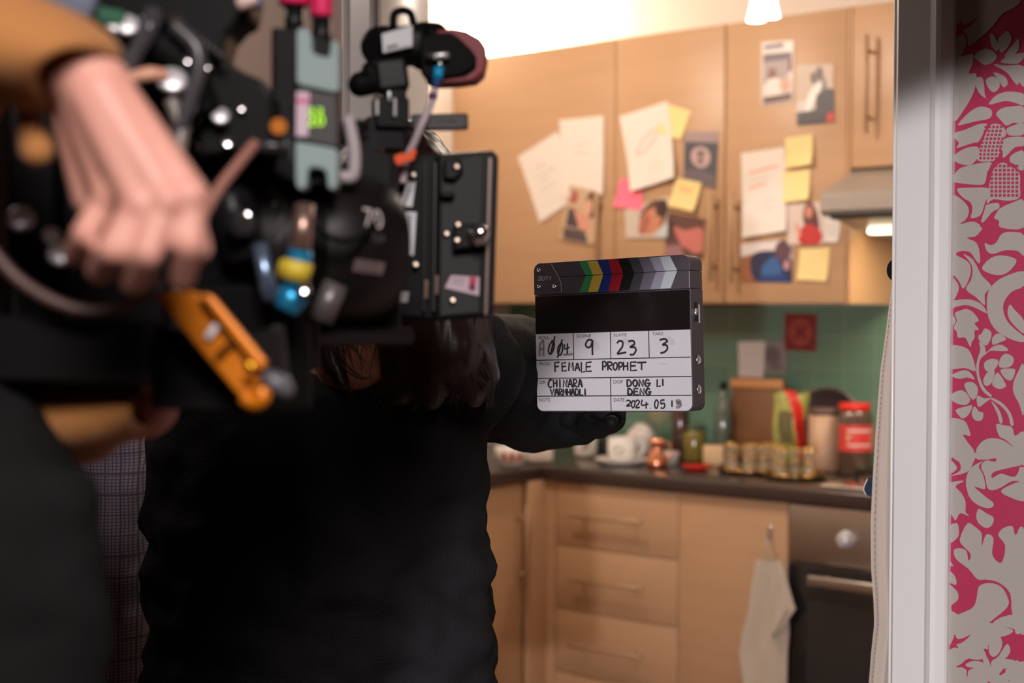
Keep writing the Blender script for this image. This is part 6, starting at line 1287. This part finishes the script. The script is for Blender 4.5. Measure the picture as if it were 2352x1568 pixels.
for x, y in ((1049, 383), (1040, 690), (1026, 537), (1052, 516), (1050, 552), (955, 608), (914, 402), (950, 402)):
    MB().lathe([(0.0032, 0), (0.0032, 0.0014), (0.0016, 0.0022), (0, 0.0016)], D(x, y, dM - (0.013 if y == 383 else 0.0165 if x in (1052, 1050) else 0.004)), tuple((-FW + UP * 0.3)), 14).build('screw', NICKEL, mo)
def stick(name, quad, d, base, marks, label, parent=None):
    q = [D(x, y, d) for x, y in quad]; mb = MB().prism(q, FW * 0.0008); ms = [base]
    for m, pts in marks:
        if m not in ms: ms.append(m)
        P = [(q[0] * (1 - u) + q[1] * u) * (1 - v) + (q[3] * (1 - u) + q[2] * u) * v - FW * 0.0003 for u, v in pts]; mb.poly(P, ms.index(m))
    return mb.build(name, ms, parent or mo, fixn=False, label=label)
GP = mat('grey sticker print', s2l(120, 122, 132), 0.5)
R4 = lambda a, b, c, d_: [(a, b), (c, b), (c, d_), (a, d_)]
stick('sticker', [(906, 415), (955, 415), (947, 475), (903, 468)], dM + 0.0025, STICK, [(INK, [(.38, 0), (.6, 0), (.3, 1), (.02, .9)]), (INK, [(.75, .3), (.85, .2), (.6, 1), (.5, 1)])], 'white sticker crossed by black straps')
stick('sticker', [(924, 486), (957, 487), (950, 586), (910, 584)], dM + 0.0025, STICK, [(GP, R4(.42, .08 + .075 * k, .72, .12 + .075 * k)) for k in range(11)], 'tall white barcode sticker')
stick('sticker', [(1036, 632), (1101, 636), (1100, 679), (1022, 661)], dM - 0.0035, mat('pale pink sticker', s2l(214, 190, 204), 0.5), [(mat('red print', s2l(206, 60, 90), 0.5), R4(.66, .02, .9, .4)), (mat('dark red print', s2l(120, 30, 50), 0.5), [(.78 + .11 * math.cos(a), .6 + .24 * math.sin(a)) for a in [2 * math.pi * i / 12 for i in range(12)]]), (GP, R4(.1, .22, .5, .3)), (GP, R4(.1, .5, .5, .56))], 'white sticker with a red emblem')
stick('sticker', [(906, 670), (940, 670), (936, 694), (898, 694)], dM + 0.0025, mat('silver sticker', s2l(150, 150, 148), 0.4), [(GP, R4(.3, .3, .8, .4))], 'small silver sticker')
for x, y in ((976, 665), (1000, 655)):
    bevelled(slab(MB(), [(x, y - 22), (x + 8, y - 22), (x + 6, y + 22), (x - 1, y + 22)], dM - 0.006, 0.006).build('latch', mat('brown latch', s2l(118, 96, 84), 0.4, 0.6), mo), 0.0008)
MB().tube([D(925, 425, dM - 0.004), D(915, 455, dM - 0.006), D(918, 490, dM - 0.002)], 0.003, 8, 5).build('strap', BLACKR, mo)
# link arms from the camera to its accessories
mb = MB().tube([D(850, 330, 1.24), D(880, 380, 1.30), D(930, 400, 1.325)], 0.009, 10, 6).tube([D(700, 200, 1.14), D(640, 240, 1.12)], 0.008, 10, 4).tube([D(830, 300, 1.2), D(700, 330, 1.16), D(600, 380, 1.14)], 0.010, 10, 6)
mb.build('link_arm', BLACKM, cam)
bevelled(slab(MB(), [(690, 440), (780, 430), (830, 330), (905, 360), (905, 480), (850, 420), (760, 410), (700, 470)], 1.20, 0.05).build('upper_bracket', BLACKP, cam), 0.003)
